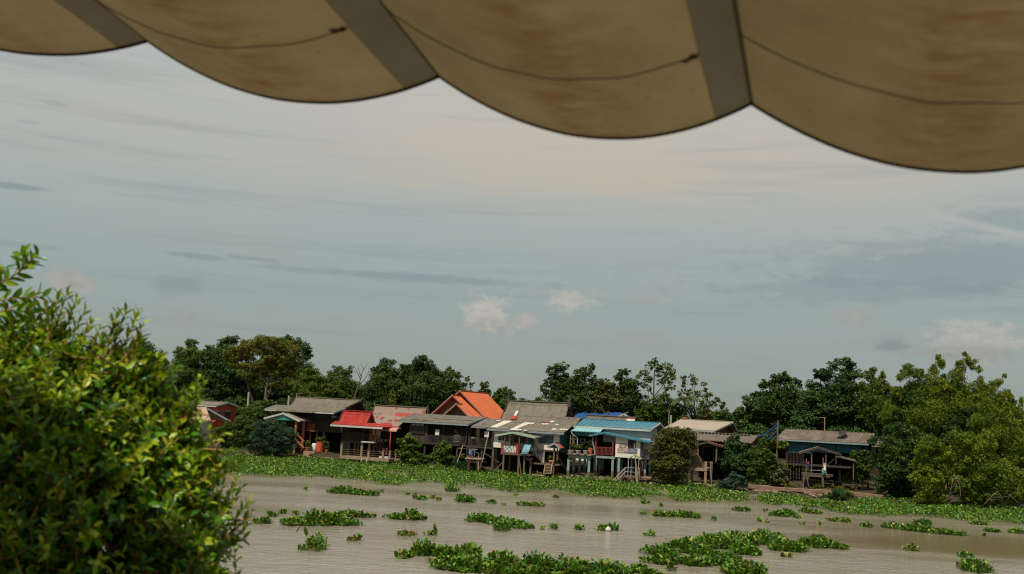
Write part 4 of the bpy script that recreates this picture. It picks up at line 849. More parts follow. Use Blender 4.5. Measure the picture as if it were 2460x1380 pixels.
for lab, p0, p1 in (('tallest bamboo mooring pole standing before the arched canopy', (1150, 668), (1192, 1275)), ('shorter bamboo mooring pole crossing the tallest one by the arched canopy', (1162, 830), (1212, 1280))):
    Y = bankY(1525)-1.9; a_ = at(*K(4, *p1), Y); b_ = at(*K(4, *p0), Y+.3); e = thing('mooring_pole', lab, 'pole', a_, 0, 'bamboo mooring poles'); MB().path([(0, 0, -.6), (b_-a_)*.5+np.array([.04, 0, 0]), b_-a_], [.085, .075, .055], 8).build('shaft', M_bamb, e)

# 13 cream house
h = House('house', 'house with wide cream tiled roof and dark red gable end behind the tangled bush', 'house', 1650, 13, 27, 5, 1.2, py=1060)
R = h.roof((225, 300), (985, 350), (478, 178), (1262, 216), 0, MR_cream, pitch=0, barge=M_pale, fascia=M_metal, cap=MR_cream)
u0, u1, a, b, w0, we = h.body(R, M_brick, ins=.6, fo=.7, w0=R['we']-1.2); MB().box(u0+.01, u1-.01, a+.01, b-.01, -.6, R['we']-1.2).build('lower_wall', M_dwoodv, h.e)
h.box('chimney_block', M_cap, 505, 545, 145, 172, R['vr']-.2, R['vr']+.3)
# 14 brown corrugated house
h = House('stilt_house', 'dark open-fronted house under a brown corrugated lean-to roof, below the cream tiled roof', 'house', 1690, 7, 18, 5, .8, py=1110)
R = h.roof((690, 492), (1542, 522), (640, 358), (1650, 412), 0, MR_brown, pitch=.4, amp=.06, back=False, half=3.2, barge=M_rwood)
u0, u1 = R['u0']+.2, R['u1']-.5; wf = h.q(900, 815, .5)[1]
MB().box(u0, u1, 2.6, 6.5, -.3, R['we']+1.0).build('back_wall', M_shade, h.e); MB().box(u0, u1, .2, 2.6, wf-.2, wf).build('floor', M_gwood, h.e)
for x in (810, 970, 1300, 1490): h.post('post', M_gwood, x, 500, 815, .5, .16)
h.box('wall', M_dwoodv, 1120, 1540, 525, 815, .4, .5)
o, g = h.gableroof((865, 512), (690, 556), (1110, 580), -2.2, 2.4, M_redpatch, barge=M_gwood, inset=.2)
for x in (738, 1015): h.post('porch_post', M_post, x, 545, 815, -1.9, .2)
h.bar('lintel', M_post, (820, 578), (970, 585), -1.5, .1)
# straw-covered deck
h = House('landing_deck', 'concrete post-and-beam deck heaped with dry straw, right of the tangled bush', 'deck', 1675, 0.6, 16, 5, .0, py=1150)
wd = h.q(720, 905, 0)[1]; d0 = h.q(560, 920, 0)[0]; d1 = h.q(868, 920, 0)[0]; wb_ = h.q(720, 950, 0)[1]
MB().box(d0, d1, 0, .35, wb_, wd).build('front_beam', M_conc, h.e); MB().box(d1-.3, d1+.02, .36, 4.2, wb_, wd-.01).build('side_beam', M_conc, h.e); MB().box(d0+.1, d1-.31, .36, 4.0, wb_+.1, wd-.04).build('slab', M_conc, h.e)
for x, yt, yb, vv in ((572, 905, 1145, .2), (852, 812, 1195, .2), (935, 812, 1100, 4.0), (640, 950, 1130, 3.6)): h.post('pillar', M_conc, x, yt, yb, vv, .30, True)
h.box('lower_beam', M_conc, 555, 900, 1135, 1165, -.1, .5)
g = MB()
for dy in (820, 850, 880): g.bar(h.L(860, dy, .2), h.L(935, dy, 4.0), .06)
for dy in (820, 855): g.bar(h.L(560, dy, 3.6), h.L(850, dy+8, 3.6), .06)
g.build('railing', M_bamb, h.e)
p = h.L(720, 905, 1.8); pw = h.O+h.u*p[0]+h.vv*p[1]+np.array([0, 0, wd])
hp = MB(); pr = [(1.25, -.05), (1.1, .22), (.82, .6), (.55, 1.0), (.3, 1.4), (.08, 1.75)]
hp.lathe((0, 0, 0), pr, 22); hp.v = [(x*(1+.12*math.sin(7*math.atan2(y, x)+z*5))+.08*random.uniform(-1, 1), y*.8, z+.08*random.uniform(-1, 1)) for x, y, z in hp.v]
o = hp.build('straw_heap', M_straw, None, pw+np.array([-.1, 0, 0])); tag(o, 'cone of brown dry straw heaped on the concrete deck', 'straw heap')
bs = rng.uniform(-1, 1, (900, 3)); th_ = rng.uniform(0, 6.28, 900); zz = rng.uniform(0, 1, 900); rr_ = 1.28*(1-zz)**1.0
B_ = np.stack([rr_*np.cos(th_), .8*rr_*np.sin(th_), zz*1.75-.1], 1); D_ = np.stack([np.cos(th_), np.sin(th_), -np.ones(900)*1.2], 1)+rvec(900)*.5
V, Q, k_ = leafset(B_, D_, rvec(900), rng.uniform(.2, .5, 900), np.full(900, .04), [0, .5, 1], [1, 1, .3]); npmesh('loose_straw', V, Q, None, M_straw, o)
# small shed roof
h = House('shed', 'low open shed with a thin grey roof beside the teal timber house', 'shed', 1850, 12, 14, 6, 1.1, py=1090)
R = h.roof((225, 530), (512, 548), (235, 500), (505, 540), 0, MR_brown, back=False, half=2.2, pitch=.3); h.box('back_wall', M_shade, 240, 520, 545, 700, 2.4, 2.5)
for x in (268, 500): h.post('post', M_post, x, 540, 700, .3, .14, True)

# 15 teal timber house
h = House('stilt_house', 'long timber stilt house with dark teal panels under a stained brown corrugated roof', 'house', 1890, 11, 16, 6, 1.1, py=1130)
R = h.roof((382, 418), (1650, 496), (518, 292), (1728, 356), 0, MR_stain, pitch=.42, amp=.065, fascia=M_fas, barge=M_fas, fh=.26)
wf = h.q(800, 778, .8)[1]; u0 = h.q(515, 600, .8)[0]; u1 = h.q(1600, 640, .8)[0]
MB().box(u0, u1, .6, 5.5, wf-.25, wf).build('floor', M_gwood, h.e)
MB().box(u0+.1, u1, 2.4, 5.4, wf, R['we']+.4).build('back_wall', M_shade, h.e)
h.box('fringe', M_fas, 525, 1560, 452, 474, .3, .34)
for xa, xb in ((540, 858), (872, 1188), (1210, 1540)): h.box('teal_panel', M_tealw, xa, xb, 478, 622, .72, .78)
for x in (524, 864, 1199, 1550): h.post('post', M_dwoodv, x, 450, 780, .85, .2)
h.rail((530, 752), (745, 766), .75, 1.35, M_dwoodv, bt=.06)
h.box('side_wall', M_tealw, 1600, 1650, 480, 700, .9, 5.0)
for x, vv in ((552, .9), (594, 1.8), (632, 2.8), (672, 3.8), (712, 4.8), (1000, .9), (1250, .9), (1480, .9), (1180, 3)): h.post('stilt', M_shade, x, 785, 975, vv, .24, True)  # stilts coloured near black to stand in for the porch shade
h.box('under_floor_shade_sheet', M_shade, 830, 1560, 780, 1010, 4.4, 4.5)
u_, w_ = h.q(1040, 320, R['vr']); MB().box(u_-.05, u_+.05, R['vr']-.05, R['vr']+.05, w_-.4, h.q(1040, 132, R['vr'])[1]).build('antenna_mast', M_bamb, h.e)
a_ = h.L(963, 134, R['vr']); b_ = h.L(1060, 133, R['vr']); MB().bar(a_, (b_[0], b_[1], a_[2]), .07).build('antenna_boom', M_bamb, h.e)
# satellite dish
pc = h.L(1262, 388, .8); ds = MB(); n = 18; tilt = Matrix.Rotation(rad(38), 3, 'X') @ Matrix.Rotation(rad(-28), 3, 'Y'); vs = []; fs = []
for r_ in (0.02, .35, .7, 1.0):
    for k_ in range(n): t = 2*math.pi*k_/n; v_ = tilt @ Vector((1.05*r_*math.cos(t), .62*r_*math.sin(t), .22*r_*r_)); vs.append(pc+np.array(v_)+np.array([0, 0, .1]))
for i in range(3):
    for k_ in range(n): fs.append((i*n+k_, i*n+(k_+1) % n, (i+1)*n+(k_+1) % n, (i+1)*n+k_))
ds.add(vs, fs); d_o = ds.build('satellite_dish', mat('dark_mesh_dish', (.045, .038, .032), rough=.8), h.e, smooth=True); MB().bar(pc+np.array([0, 0, .1]), h.L(1235, 345, .5), .05).build('feed_arm', M_dark, d_o); MB().bar(pc+np.array([0, 0, .1]), h.L(1272, 500, .2), .08).build('dish_mast', M_metal, d_o)
# its porch on the water side
h = House('porch', 'open grey-roofed porch jutting out before the teal timber house', 'porch', 1930, 4.5, 16, 6, .8, py=1150)
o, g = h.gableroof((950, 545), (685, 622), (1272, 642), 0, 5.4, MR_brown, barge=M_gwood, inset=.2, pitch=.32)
ea = h.q(1195, 660, -.1); eb = h.q(1480, 730, -.1); MB().slab((eb[0], 0, eb[1]), (eb[0], 4.5, eb[1]), (ea[0], 4.5, ea[1]), (ea[0], 0, ea[1]), .12, .3).build('lean_to_roof', MR_brown, h.e)
for x, a_, b_ in ((862, 600, 925), (1060, 600, 925), (1440, 725, 1000)): h.post('post', M_post, x, a_, b_, .3, .14)
h.bar('tie_beam', M_gwood, (880, 606), (1045, 612), .3, .1); h.bar('brace', M_gwood, (1085, 790), (1190, 690), .4, .09); h.bar('brace', M_gwood, (735, 660), (762, 770), .4, .09)
h = House('jetty', 'rough plank jetty on leaning poles, hung with clothes before the teal timber house', 'jetty', 1960, 2.0, 16, 6, .2, py=1170)
h.box('deck', M_gwood, 722, 1160, 918, 945, .3, 3.2); h.box('front_beam', M_post, 745, 1110, 940, 956, .15, .3)
for x0, y0, x1, y1 in ((762, 890, 735, 1185), (795, 955, 820, 1090), (790, 702, 785, 930), (1020, 690, 1022, 930), (1008, 950, 1008, 1100), (1022, 950, 1024, 1100)): h.bar('pole', M_post, (x0, y0), (x1, y1), .2, .13 if x0 > 770 else .17)
h.bar('yellow_rail', M_bamb, (802, 862), (1005, 864), .25, .07)
def shirt(lab, k, x, yt, yb, w, off, m, m2):
    p = K(k, x, yt); Y = bankY(p[0])+off; t_ = at(p[0], p[1], Y); s = KS[k][2]; W_ = w/s*Y/FP; Hh = (yb-yt)/s*Y/FP
    e = thing('hanging_shirt', lab, 'shirt', t_-np.array([0, 0, Hh]), 0, 'clothes drying on the jetty')
    o = [(-.5, 0), (-.42, .62), (-.5, .7), (-.72, .5), (-.85, .62), (-.45, .97), (-.12, 1), (0, .93), (.12, 1), (.45, .97), (.85, .62), (.72, .5), (.5, .7), (.42, .62), (.5, 0)]
    MB().prism([(a*W_*.62, -.03+.04*math.sin(a*9), b*Hh) for a, b in o], (0, .06, 0)).build('cloth', m, e)
    MB().prism([(-.2*W_, -.06, .97*Hh), (.2*W_, -.06, .97*Hh), (.06*W_, -.06, .66*Hh), (-.1*W_, -.06, .7*Hh)], (0, .02, 0)).build('collar_panel', m2, e); return e
shirt('white shirt with a red front hanging at the right end of the plank jetty', 6, 1042, 762, 862, 42, 2.0, M_wpaint, M_redc)
shirt('navy and red shirt hanging at the left end of the plank jetty', 6, 812, 742, 850, 52, 2.0, M_navy, M_redc)
p = at(*K(6, 1036, 935), bankY(1980)+1.9); e = thing('chair', 'small pale turquoise chair standing below the white shirt', 'chair', p)
MB().box(-.22, .22, -.2, .2, .36, .4).build('seat', M_bluet, e); MB().box(-.22, .22, .2, .24, .4, .82).build('backrest', M_bluet, e)
for x in (-.2, .2):
    for y in (-.18, .18): MB().bar((x*1.15, y*1.15, 0), (x, y, .36), .04).build('leg', M_bluet, e)

# 16 far right shed and boat
h = House('shed', 'brown roofed shed half hidden under the dark thicket at the right', 'shed', 2110, 10, 16, 6, 1.0, py=1120)
R = h.roof((1690, 515), (1985, 525), (1780, 440), (1990, 430), 0, MR_brown, half=2.5, fascia=M_bamb); h.box('back_wall', M_shade, 1650, 2000, 530, 900, 2, 2.1)
for x in (1640, 1780, 1860): h.post('post', M_dwood, x, 800 if x < 1700 else 880, 1040, .2, .18, True)
h.box('wall', M_dwood, 1665, 1870, 800, 985, 1.0, 1.1)
# sea wall and broken slabs
def seawall():
    pts = [(5, 1415, 1160), (5, 1600, 1166), (5, 1800, 1176), (6, 120, 1080), (6, 420, 1105), (6, 760, 1122), (6, 1020, 1135), (6, 1250, 1148), (6, 1420, 1165), (6, 1650, 1190), (6, 1900, 1215)]
    W = []
    for k, x, y in pts: px = K(k, x, y); W.append(at(px[0], px[1], bankY(px[0])+.2))
    e = thing('sea_wall', 'long broken concrete sea wall with crumbled stones along the right bank', 'wall', (W[0][0], W[0][1], 0)); b = np.array(e.location); g = MB()
    n = np.array([math.sin(rad(18)), math.cos(rad(18)), 0])
    fr = []; 
    for i in range(len(W)-1):
        for t in np.linspace(0, 1, 6)[:-1]:
            p = W[i]*(1-t)+W[i+1]*t-b; fr.append(p)
    vs = []; fs = []
    for i, p in enumerate(fr):
        dz = .38+random.uniform(-.06, .1); q = p+n*1.0; z = p[2]+random.uniform(-.02, .02)
        vs += [(p[0], p[1], z-dz), (p[0], p[1]-.05, z), (q[0], q[1], z), (q[0], q[1], z-dz-.1)]
    for i in range(len(fr)-1):
        for k in range(4): fs.append((i*4+k, i*4+(k+1) % 4, i*4+4+(k+1) % 4, i*4+4+k))
    fs += [(3, 2, 1, 0)]; g.add(vs, fs); g.build('wall_cap', M_quay, e)
    g = MB()
    for i, p in enumerate(fr):
        for j in range(3):
            c = p+n*random.uniform(-.1, .5)+np.array([random.uniform(-.5, .5), 0, -.6-random.uniform(0, .55)]); s = random.uniform(.2, .45)
            m = Matrix.Rotation(random.uniform(0, 3), 3, 'Z') @ Matrix.Rotation(random.uniform(-.5, .5), 3, 'X'); k0 = len(g.v)
            g.box(-s, s, -s*.7, s*.7, -s*.4, s*.4); g.v[k0:] = [tuple(c+np.array(m @ Vector(v))*random.uniform(.85, 1.15)) for v in g.v[k0:]]
    g.build('rubble_face', M_stone, e)
seawall()
g = MB()
for (x0, x1, y0, y1, n) in ((560, 640, 1085, 1102, 60), (700, 800, 1090, 1104, 110), (1345, 1480, 1143, 1158, 150), (1540, 1580, 1140, 1152, 40), (1690, 1745, 1135, 1160, 60), (1935, 1990, 1143, 1156, 40)):
    for _ in range(n):
        x = random.uniform(x0, x1); y = random.uniform(y0, y1)+(x-(x0+x1)/2)*.05; Y = bankY(x)+random.uniform(-1.5, 2.5); p = at(x, y, Y); p[2] = gz(p[0], p[1])+random.uniform(0, .18); s = random.uniform(.08, .3)
        m = Matrix.Rotation(random.uniform(0, 3), 3, 'Z') @ Matrix.Rotation(random.uniform(-.6, .6), 3, 'X'); k0 = len(g.v); g.box(-s, s, -s*.6, s*.6, -s*.35, s*.35); g.v[k0:] = [tuple(p+np.array(m @ Vector(v))*random.uniform(.8, 1.2)) for v in g.v[k0:]]
tag(g.build('rubble', M_stone), 'broken stones and rubble strewn along the foot of the far bank', 'rubble', kind='stuff')

# poles
def upole(lab, x, yt, yb, off, r=.13, m=M_concg, name='utility_pole', top=None):
    Y = bankY(x)+off; a_ = at(x, yb, Y); b_ = at(x+(yb-yt)*.05, yt, Y); a_[2] = min(a_[2], gz(a_[0], a_[1])); e = thing(name, lab, 'pole', a_, 0, 'poles along the bank')
    MB().path([(0, 0, -.3), b_-a_], [r*1.15, r*.85], 8).build('shaft', m, e)
    if top: MB().bar(b_-a_+np.array([-top, 0, -.4]), b_-a_+np.array([top, 0, -.4]), .1).build('crossarm', m, e)
    return e
upole('pale concrete pole standing between the red-orange house and the left timber house', 595, 942, 1000, 18, .2)
upole('short pale pole just left of the left timber house roof peak', 692, 951, 1000, 15, .19)
upole('dark wooden pole right of the left timber house gable', 881, 964, 1000, 12, .15, M_gwood)
upole('dark pole at the right horn of the red-patched roof', 1027, 972, 1010, 13, .14, M_gwood)
upole('tall thin pale pole left of the cream tiled roof', 1604, 985, 1060, 12, .07, M_bamb)
upole('grey concrete pole right behind the thin pole by the cream roof', 1610, 998, 1040, 18, .16)
p0 = upole('wooden post holding blue nets between the cream and the teal houses', 1866, 1010, 1075, 9, .13, M_post, 'net_post')
b = np.array(p0.location); Yn = bankY(1866)+9; g = MB()
for k, (s_, e_) in enumerate((((385, 215), (130, 395)), ((385, 222), (135, 405)), ((385, 300), (215, 450)), ((385, 310), (222, 455)), ((383, 262), (160, 425)))):
    A = at(*K(6, *s_), Yn); B = at(*K(6, *e_), Yn-1.0); P = []
    for t in np.linspace(0, 1, 9): p = A*(1-t)+B*t; p[2] -= .9*t*(1-t); P.append(p-b)
    g.path(P, .028 if k < 4 else .014, 5)
g.build('net_rope', M_rope, p0)
# leaning pole jetty with the clothes rack
h = House('jetty', 'rickety pole jetty with leaning sticks at the left of the white house', 'jetty', 1130, -3.2, 16, 3, .0, py=1130)
h.box('deck', M_bamb, -20, 215, 1012, 1028, 0, 2.4); h.box('lower_deck', M_post, 0, 230, 1058, 1075, .2, 2.6)
for p_, q_, v_, m_ in (((-45, 810), (-135, 1075), .1, M_bamb), ((165, 985), (168, 1215), .1, M_post), ((190, 930), (185, 1230), .2, M_bamb), ((322, 700), (240, 1075), .6, M_bamb), ((40, 1095), (38, 1205), -.2, M_dwood), ((-40, 812), (190, 945), .1, M_gwood), ((250, 915), (500, 1080), .6, M_gwood), ((0, 720), (-30, 840), .3, M_gwood)): h.bar('pole', m_, p_, q_, v_, .12 if m_ is not M_dwood else .34)
h.bar('bar', M_bamb, (-120, 860), (175, 880), .3, .09)
rk = House('clothes_rack', 'pale blue metal rack with lilac and blue clothes on the pole jetty', 'clothes rack', 1132, -2.2, 16, 3, .9, py=1110)
for x in (12, 132): rk.post('post', M_bluet, x, 868, 1050, 0, .07)
rk.bar('bar', M_bluet, (10, 870), (135, 874), 0, .07)
for x, m_, y1 in ((52, M_lilac, 950), (78, M_blcl, 965), (100, M_navy, 968)): rk.box('garment', m_, x-13, x+11, 878, y1, -.04, .04)
ch = House('chair', 'brown slatted chair under the clothes rack', 'chair', 1128, -2.8, 16, 3, .7, py=1105)
ch.box('backrest', M_cap, 12, 100, 968, 1022, .4, .46); ch.box('seat', M_cap, 8, 104, 1022, 1034, -.1, .4); ch.box('front_panel', M_cap, 20, 96, 1036, 1050, -.05, 0)
potted('round yellow-green plant in a pot at the left of the pole jetty', 2, 2030, 1095, 1115, 44, -1.8, [(2030, 1078, 30), (2012, 1085, 20)], 'yellow')
# ---------- trees behind the houses ----------
G = 'trees behind the houses'
def T(label, lobes, off, m='mid', name='tree', cat='tree', **kw):
    Y = bankY(np.mean([l[0] for l in lobes]))+off; kw.setdefault('group', G)
    return tree(name, label, cat, lobes, Y, m, **kw)
T('dark rounded tree showing just past the right edge of the near leafy bush', [(330,850,22),(350,842,22),(380,882,20),(345,880,35),(385,915,32),(350,930,40),(410,950,35)], 62, 'dark')
T('tall feathery dark green tree with a pointed tip, left of the flat-topped olive tree', [(459,826,12),(461,843,14),(440,858,20),(470,865,25),(430,885,18),(450,905,34),(482,925,34),(440,940,30),(470,965,30),(500,965,28)], 48, 'mid', leaf=.3)
T('bright-topped dark broad-leaved tree against the left side of the olive tree', [(538,826,13),(557,820,13),(548,840,18),(512,845,16),(497,858,15),(528,866,26),(545,905,34),(508,905,34),(522,950,36),(560,950,30)], 50, 'deep', leaf=.42)
T('dark tree mass standing directly behind the flat-topped olive tree', [(690,820,12),(712,826,15),(728,842,15),(737,858,11),(722,885,24),(715,925,30),(700,955,32),(668,930,34),(630,940,36),(590,940,36),(610,900,34),(660,880,34),(570,965,30),(640,970,32),(735,900,12)], 58, 'dark', trunk=.3)
e = T('broad flat-topped olive-brown tree with bare forked limbs, tallest on the left bank', [(552,850,17,9),(575,842,24,11),(605,832,28,12),(640,824,32,12),(675,828,28,12),(700,840,20,12),(714,856,12,9),(560,864,22,9),(590,858,26,12),(622,848,22,10),(662,846,26,12),(692,860,26,11),(652,866,24,10),(575,880,22,8),(605,880,22,9),(640,884,22,9),(680,880,26,10),(706,878,12,8),(590,900,22,9),(625,902,18,7),(665,902,22,8),(700,900,14,8),(610,920,18,8),(690,922,16,7),(655,925,14,6)], 40, 'olive', leaf=.27, dens=.85, grow=1.25, trunk=.34, limbs=0, base=(640, 985), nsub=20, sub=(.22, .42), core=False)
def limbs(e, Y, paths, m=None, name='limb'):
    """branches drawn through picture points at depth Y"""
    b = np.array(e.location); g = MB()
    for r0, pts in paths:
        P = [at(x, y, Y+dy) for x, y, dy in pts]; n = len(P); g.path([p-b for p in P], [r0*(1-.75*i/(n-1)) for i in range(n)], 7)
    return g.build(name, m or PALEBARK, e, smooth=True)
Yr = bankY(640)+40
limbs(e, Yr, [(.34, [(640,990,0),(637,960,0),(640,930,0),(646,905,0),(648,880,0)]), (.2, [(648,885,0),(632,862,0),(615,840,.5)]), (.2, [(647,890,0),(652,860,0),(672,838,1),(690,832,1)]), (.18, [(640,930,0),(625,905,-.5),(628,870,-.5),(632,845,0)]),
   (.24, [(612,985,0),(606,960,0),(598,935,0),(588,905,0),(575,875,-.5),(560,855,0)]), (.14, [(588,905,0),(600,880,0),(606,860,0)]), (.17, [(645,915,0),(672,905,1),(700,885,1),(712,862,1)]), (.15, [(642,940,0),(655,950,.5),(668,935,.5),(700,915,0),(708,905,0)]), (.13, [(628,985,0),(650,940,0),(654,905,0)]),
   (.12, [(672,900,0),(690,875,0),(700,850,0)]), (.12, [(625,905,0),(600,898,0),(580,890,0)])])
T('pale yellow-green bushy tree in the dip right of the olive tree', [(748,893,13),(742,915,20),(765,925,22),(722,935,20),(760,945,26),(790,942,18),(735,955,20)], 42, 'light', leaf=.3)
T('greyish green twin-topped tree left of the bare branching tree', [(812,893,13),(835,897,13),(800,912,16),(826,925,24),(850,945,26),(805,945,22),(835,965,24),(870,960,24)], 46, 'mid', leaf=.3, dens=.85)
Yb = bankY(860)+44; b = at(853, 985, Yb); b[2] = 1.2
e = thing('bare_tree', 'leafless grey branching tree between two green trees, above the left timber house', 'tree', b)
limbs(e, Yb, [(.2, [(851,985,0),(852,955,0),(856,940,0),(862,925,0),(868,905,0),(872,885,0)]), (.1, [(862,925,0),(874,915,0),(884,898,0),(888,880,0)]), (.1, [(852,955,0),(844,940,0),(838,928,0)]), (.08, [(866,910,0),(858,895,0),(852,880,0)]), (.07, [(872,890,0),(880,878,0),(885,872,0)]), (.07, [(868,905,0),(861,890,0),(862,876,0)]), (.06, [(884,898,0),(890,905,0),(893,925,0)]), (.06, [(858,895,0),(848,892,0),(843,884,0)]), (.05, [(872,885,0),(868,876,0),(869,870,0)])], name='trunk')
T('huge dark green tree with a rounded shoulder, left half of the central dark clump', [(930,882,18),(912,896,16),(945,897,16),(955,915,18),(920,918,28),(948,935,32),(910,945,30),(940,965,34),(905,975,26)], 44, 'dark', trunk=.3)
T('huge dark green tree with the highest peak of the central clump', [(1017,862,10),(1008,872,14),(1028,876,14),(1000,896,24),(1035,902,20),(975,888,12),(972,905,18),(1015,925,32),(980,935,32),(1040,935,32),(1000,965,34),(1045,968,30)], 45, 'dark', trunk=.3)
T('sparser mid green tree right of the central peak', [(1080,893,10),(1098,902,10),(1066,902,11),(1085,918,20),(1065,938,24),(1092,942,20),(1060,960,28)], 46, 'mid', dens=.8)
T('small airy tree at the right end of the dark central clump', [(1124,912,8),(1132,926,8),(1114,926,10),(1110,943,14),(1128,945,9),(1100,962,16)], 48, 'mid', dens=.6, core=False, grow=1.15)
T('narrow rust-tipped tree poking up just behind the orange roof', [(1165,927,9),(1166,940,12),(1167,958,13),(1170,975,14)], 46, 'rust')
T('rounded small tree between the orange roof and the big weathered roof', [(1207,940,11),(1224,945,10),(1195,950,9),(1213,958,18),(1230,968,12),(1192,965,13),(1210,980,18),(1235,985,10)], 48, 'mid')
Yt = bankY(943)+24; b = at(943, 985, Yt); b[2] = 1.2
e = thing('conical_tree', 'slim conical yellow-green conifer above the patched red and grey roof', 'tree', b)
V, Q, R = cloud(lobesw([(943,940,3,6),(943,950,6,8),(943,962,8,9),(943,974,9,9),(943,988,9,9),(943,1002,9,9)], Yt, jit=.1), .22, 1.2); npmesh('crown', V-b, Q, R, LEAF['yellow'], e)
MB().path([(0,0,-.2),(0,0,4)], [.12,.05]).build('trunk', BARK, e)
T('broad dark tree with a ragged double top, rising behind the vivid blue hip roof', [(1338,885,12),(1355,882,10),(1326,896,13),(1345,905,18),(1320,918,15),(1310,938,13),(1345,928,20),(1420,884,9),(1410,896,15),(1393,906,15),(1426,912,11),(1385,928,24),(1415,930,16),(1360,950,28),(1330,955,18),(1400,950,26),(1372,915,14),(1375,970,26),(1415,975,22)], 34, 'dark', dens=.72, leaf=.36, trunk=.3, nsub=20, sub=(.2, .4))
T('tiny light green treetop at the left foot of the ragged dark tree', [(1294,962,8),(1300,966,7),(1288,966,6),(1296,980,9)], 30, 'light')
T('lower brownish tree joining the ragged dark tree and the tall airy tree', [(1443,916,8),(1440,930,13),(1455,932,15),(1472,937,14),(1440,947,18),(1465,960,20),(1440,975,16),(1480,970,15),(1430,985,14)], 35, 'rust', leaf=.32)
T('dark dense tree with a pointed crown just left of the tall airy tree', [(1505,894,8),(1496,897,9),(1489,908,11),(1505,922,17),(1512,947,22),(1510,977,22),(1530,960,17),(1490,985,18),(1540,985,20)], 37, 'dark')
e = T('tall airy tree with a straight visible trunk and sky gaps, tallest above the teal roof', [(1573,869,10),(1562,880,13),(1580,882,12),(1600,880,12),(1612,892,12),(1585,896,14),(1548,898,11),(1533,904,10),(1603,908,16),(1620,908,10),(1560,912,13),(1545,925,11),(1608,930,14),(1530,920,10),(1590,920,12),(1560,935,8)], 36, 'light', dens=.55, leaf=.33, trunk=.12, grow=1.15, core=False, limbs=6, nsub=18, sub=(.2, .38), base=(1568, 1000))
limbs(e, bankY(1570)+36, [(.2, [(1568,1000,0),(1570,960,0),(1571,925,0),(1573,890,0)]), (.1, [(1570,955,0),(1590,930,0),(1605,905,0)]), (.1, [(1570,950,0),(1552,930,0),(1540,910,0)]), (.09, [(1560,990,0),(1550,965,0),(1543,950,0)]), (.07, [(1580,985,0),(1590,960,0),(1598,940,0)])])
T('low scrubby tree filling the foot of the tall airy tree', [(1560,975,16),(1590,965,16),(1610,975,18),(1575,990,18),(1620,990,18),(1545,1000,16),(1600,955,10)], 34, 'mid', dens=.7)
T('loose light green tree with two round tops right of the tall airy tree', [(1641,909,8),(1661,908,9),(1668,920,11),(1645,925,11),(1690,924,8),(1695,938,8),(1680,948,12),(1655,945,12),(1700,950,8),(1635,945,10),(1690,965,12)], 37, 'light', dens=.55, leaf=.33, nsub=18, grow=1.15, core=False, sub=(.2, .4))
T('sparse thin tree sloping down to the gap before the right-hand wood', [(1706,950,8),(1722,962,9),(1735,975,9),(1712,972,12),(1740,988,10),(1690,985,15),(1660,985,15),(1754,998,8),(1725,1000,14),(1640,990,15),(1680,1005,15)], 36, 'mid', dens=.6, leaf=.32, grow=1.15, core=False)
T('reddish brown shrub under the sparse thin tree, behind the cream roof', [(1693,985,9),(1700,998,10),(1685,1000,9)], 33, 'rust', name='shrub', cat='shrub')
# palm
Yp = bankY(1645)+33; b = at(1643, 1012, Yp); b[2] = 1.2
e = thing('palm_tree', 'drooping palm rising behind the left end of the cream roof', 'palm', b); top = at(1645, 958, Yp)-b
MB().path([(0, 0, -.2), top*.5+np.array([.1, 0, 0]), top], [.22, .17, .14], 8).build('trunk', BARK, e)
bs, ds, ns = [], [], []; rb = MB()
for i in range(17):
    a = i*2.4; Lf = rng.uniform(2.0, 3.0); el = rng.uniform(.1, 1.0); h = np.array([math.cos(a), math.sin(a), 0]); pts = []
    for t in np.linspace(0, 1, 9):
        p = top+h*Lf*t*math.cos(el*.7)+np.array([0, 0, Lf*(math.sin(el)*t-.75*t*t)]); pts.append(p)
    rb.path(pts, [.04]*9, 4)
    for j in range(1, 9):
        tn = unit(pts[j]-pts[j-1]); s = np.cross(tn, [0, 0, 1.])
        for sg in (-1, 1):
            for q in (0., .5): bs.append(pts[j-1]*(1-q)+pts[j]*q); ds.append(tn*.6+s*sg-np.array([0, 0, .35])); ns.append([0, 0, 1.])
N = len(bs); V, Q, k = leafset(np.array(bs), np.array(ds), np.array(ns, float), np.full(N, .75), np.full(N, .11), [0, .5, 1], [.5, 1, .1]); npmesh('frond', V, Q, np.repeat(rng.uniform(.2, .9, N), k), LEAF['mid'], e); rb.build('frond_rib', BARK, e)
# right-hand wood
T('dense dark tree sloping up at the left end of the right-hand wood', [(1877,908,13),(1885,915,12),(1831,924,10),(1860,918,14),(1905,918,11),(1918,925,9),(1850,945,22),(1805,968,18),(1785,990,16),(1830,985,28),(1890,945,24),(1870,985,28),(1790,1018,18),(1840,1020,24),(1900,1000,26),(1820,955,14),(1920,965,20),(1895,915,9),(1775,1000,12)], 32, 'dark', leaf=.38, trunk=.3)
T('large rounded vine-hung tree behind the teal timber house', [(2008,880,13),(2034,876,14),(2048,880,11),(1968,898,13),(1988,905,17),(2030,905,22),(2062,903,11),(1955,938,20),(2010,945,28),(1950,978,26),(2000,992,32),(2050,945,28),(1930,1008,24),(2060,995,28),(1965,1015,24),(2090,1020,24),(1960,905,6),(1945,960,20),(1930,985,22),(2075,970,22)], 28, 'deep', leaf=.36, trunk=.3)
T('lighter feathery tree between the vine-hung tree and the bamboo', [(2100,889,9),(2086,902,11),(2120,903,9),(2105,925,18),(2128,928,11),(2090,955,20),(2120,975,20),(2075,930,12),(2140,945,16),(2150,965,18),(2135,985,20),(2100,1000,24),(2150,1010,22)], 24, 'light', leaf=.3, droop=.3)
GB = 'bamboo and thicket on the right bank'
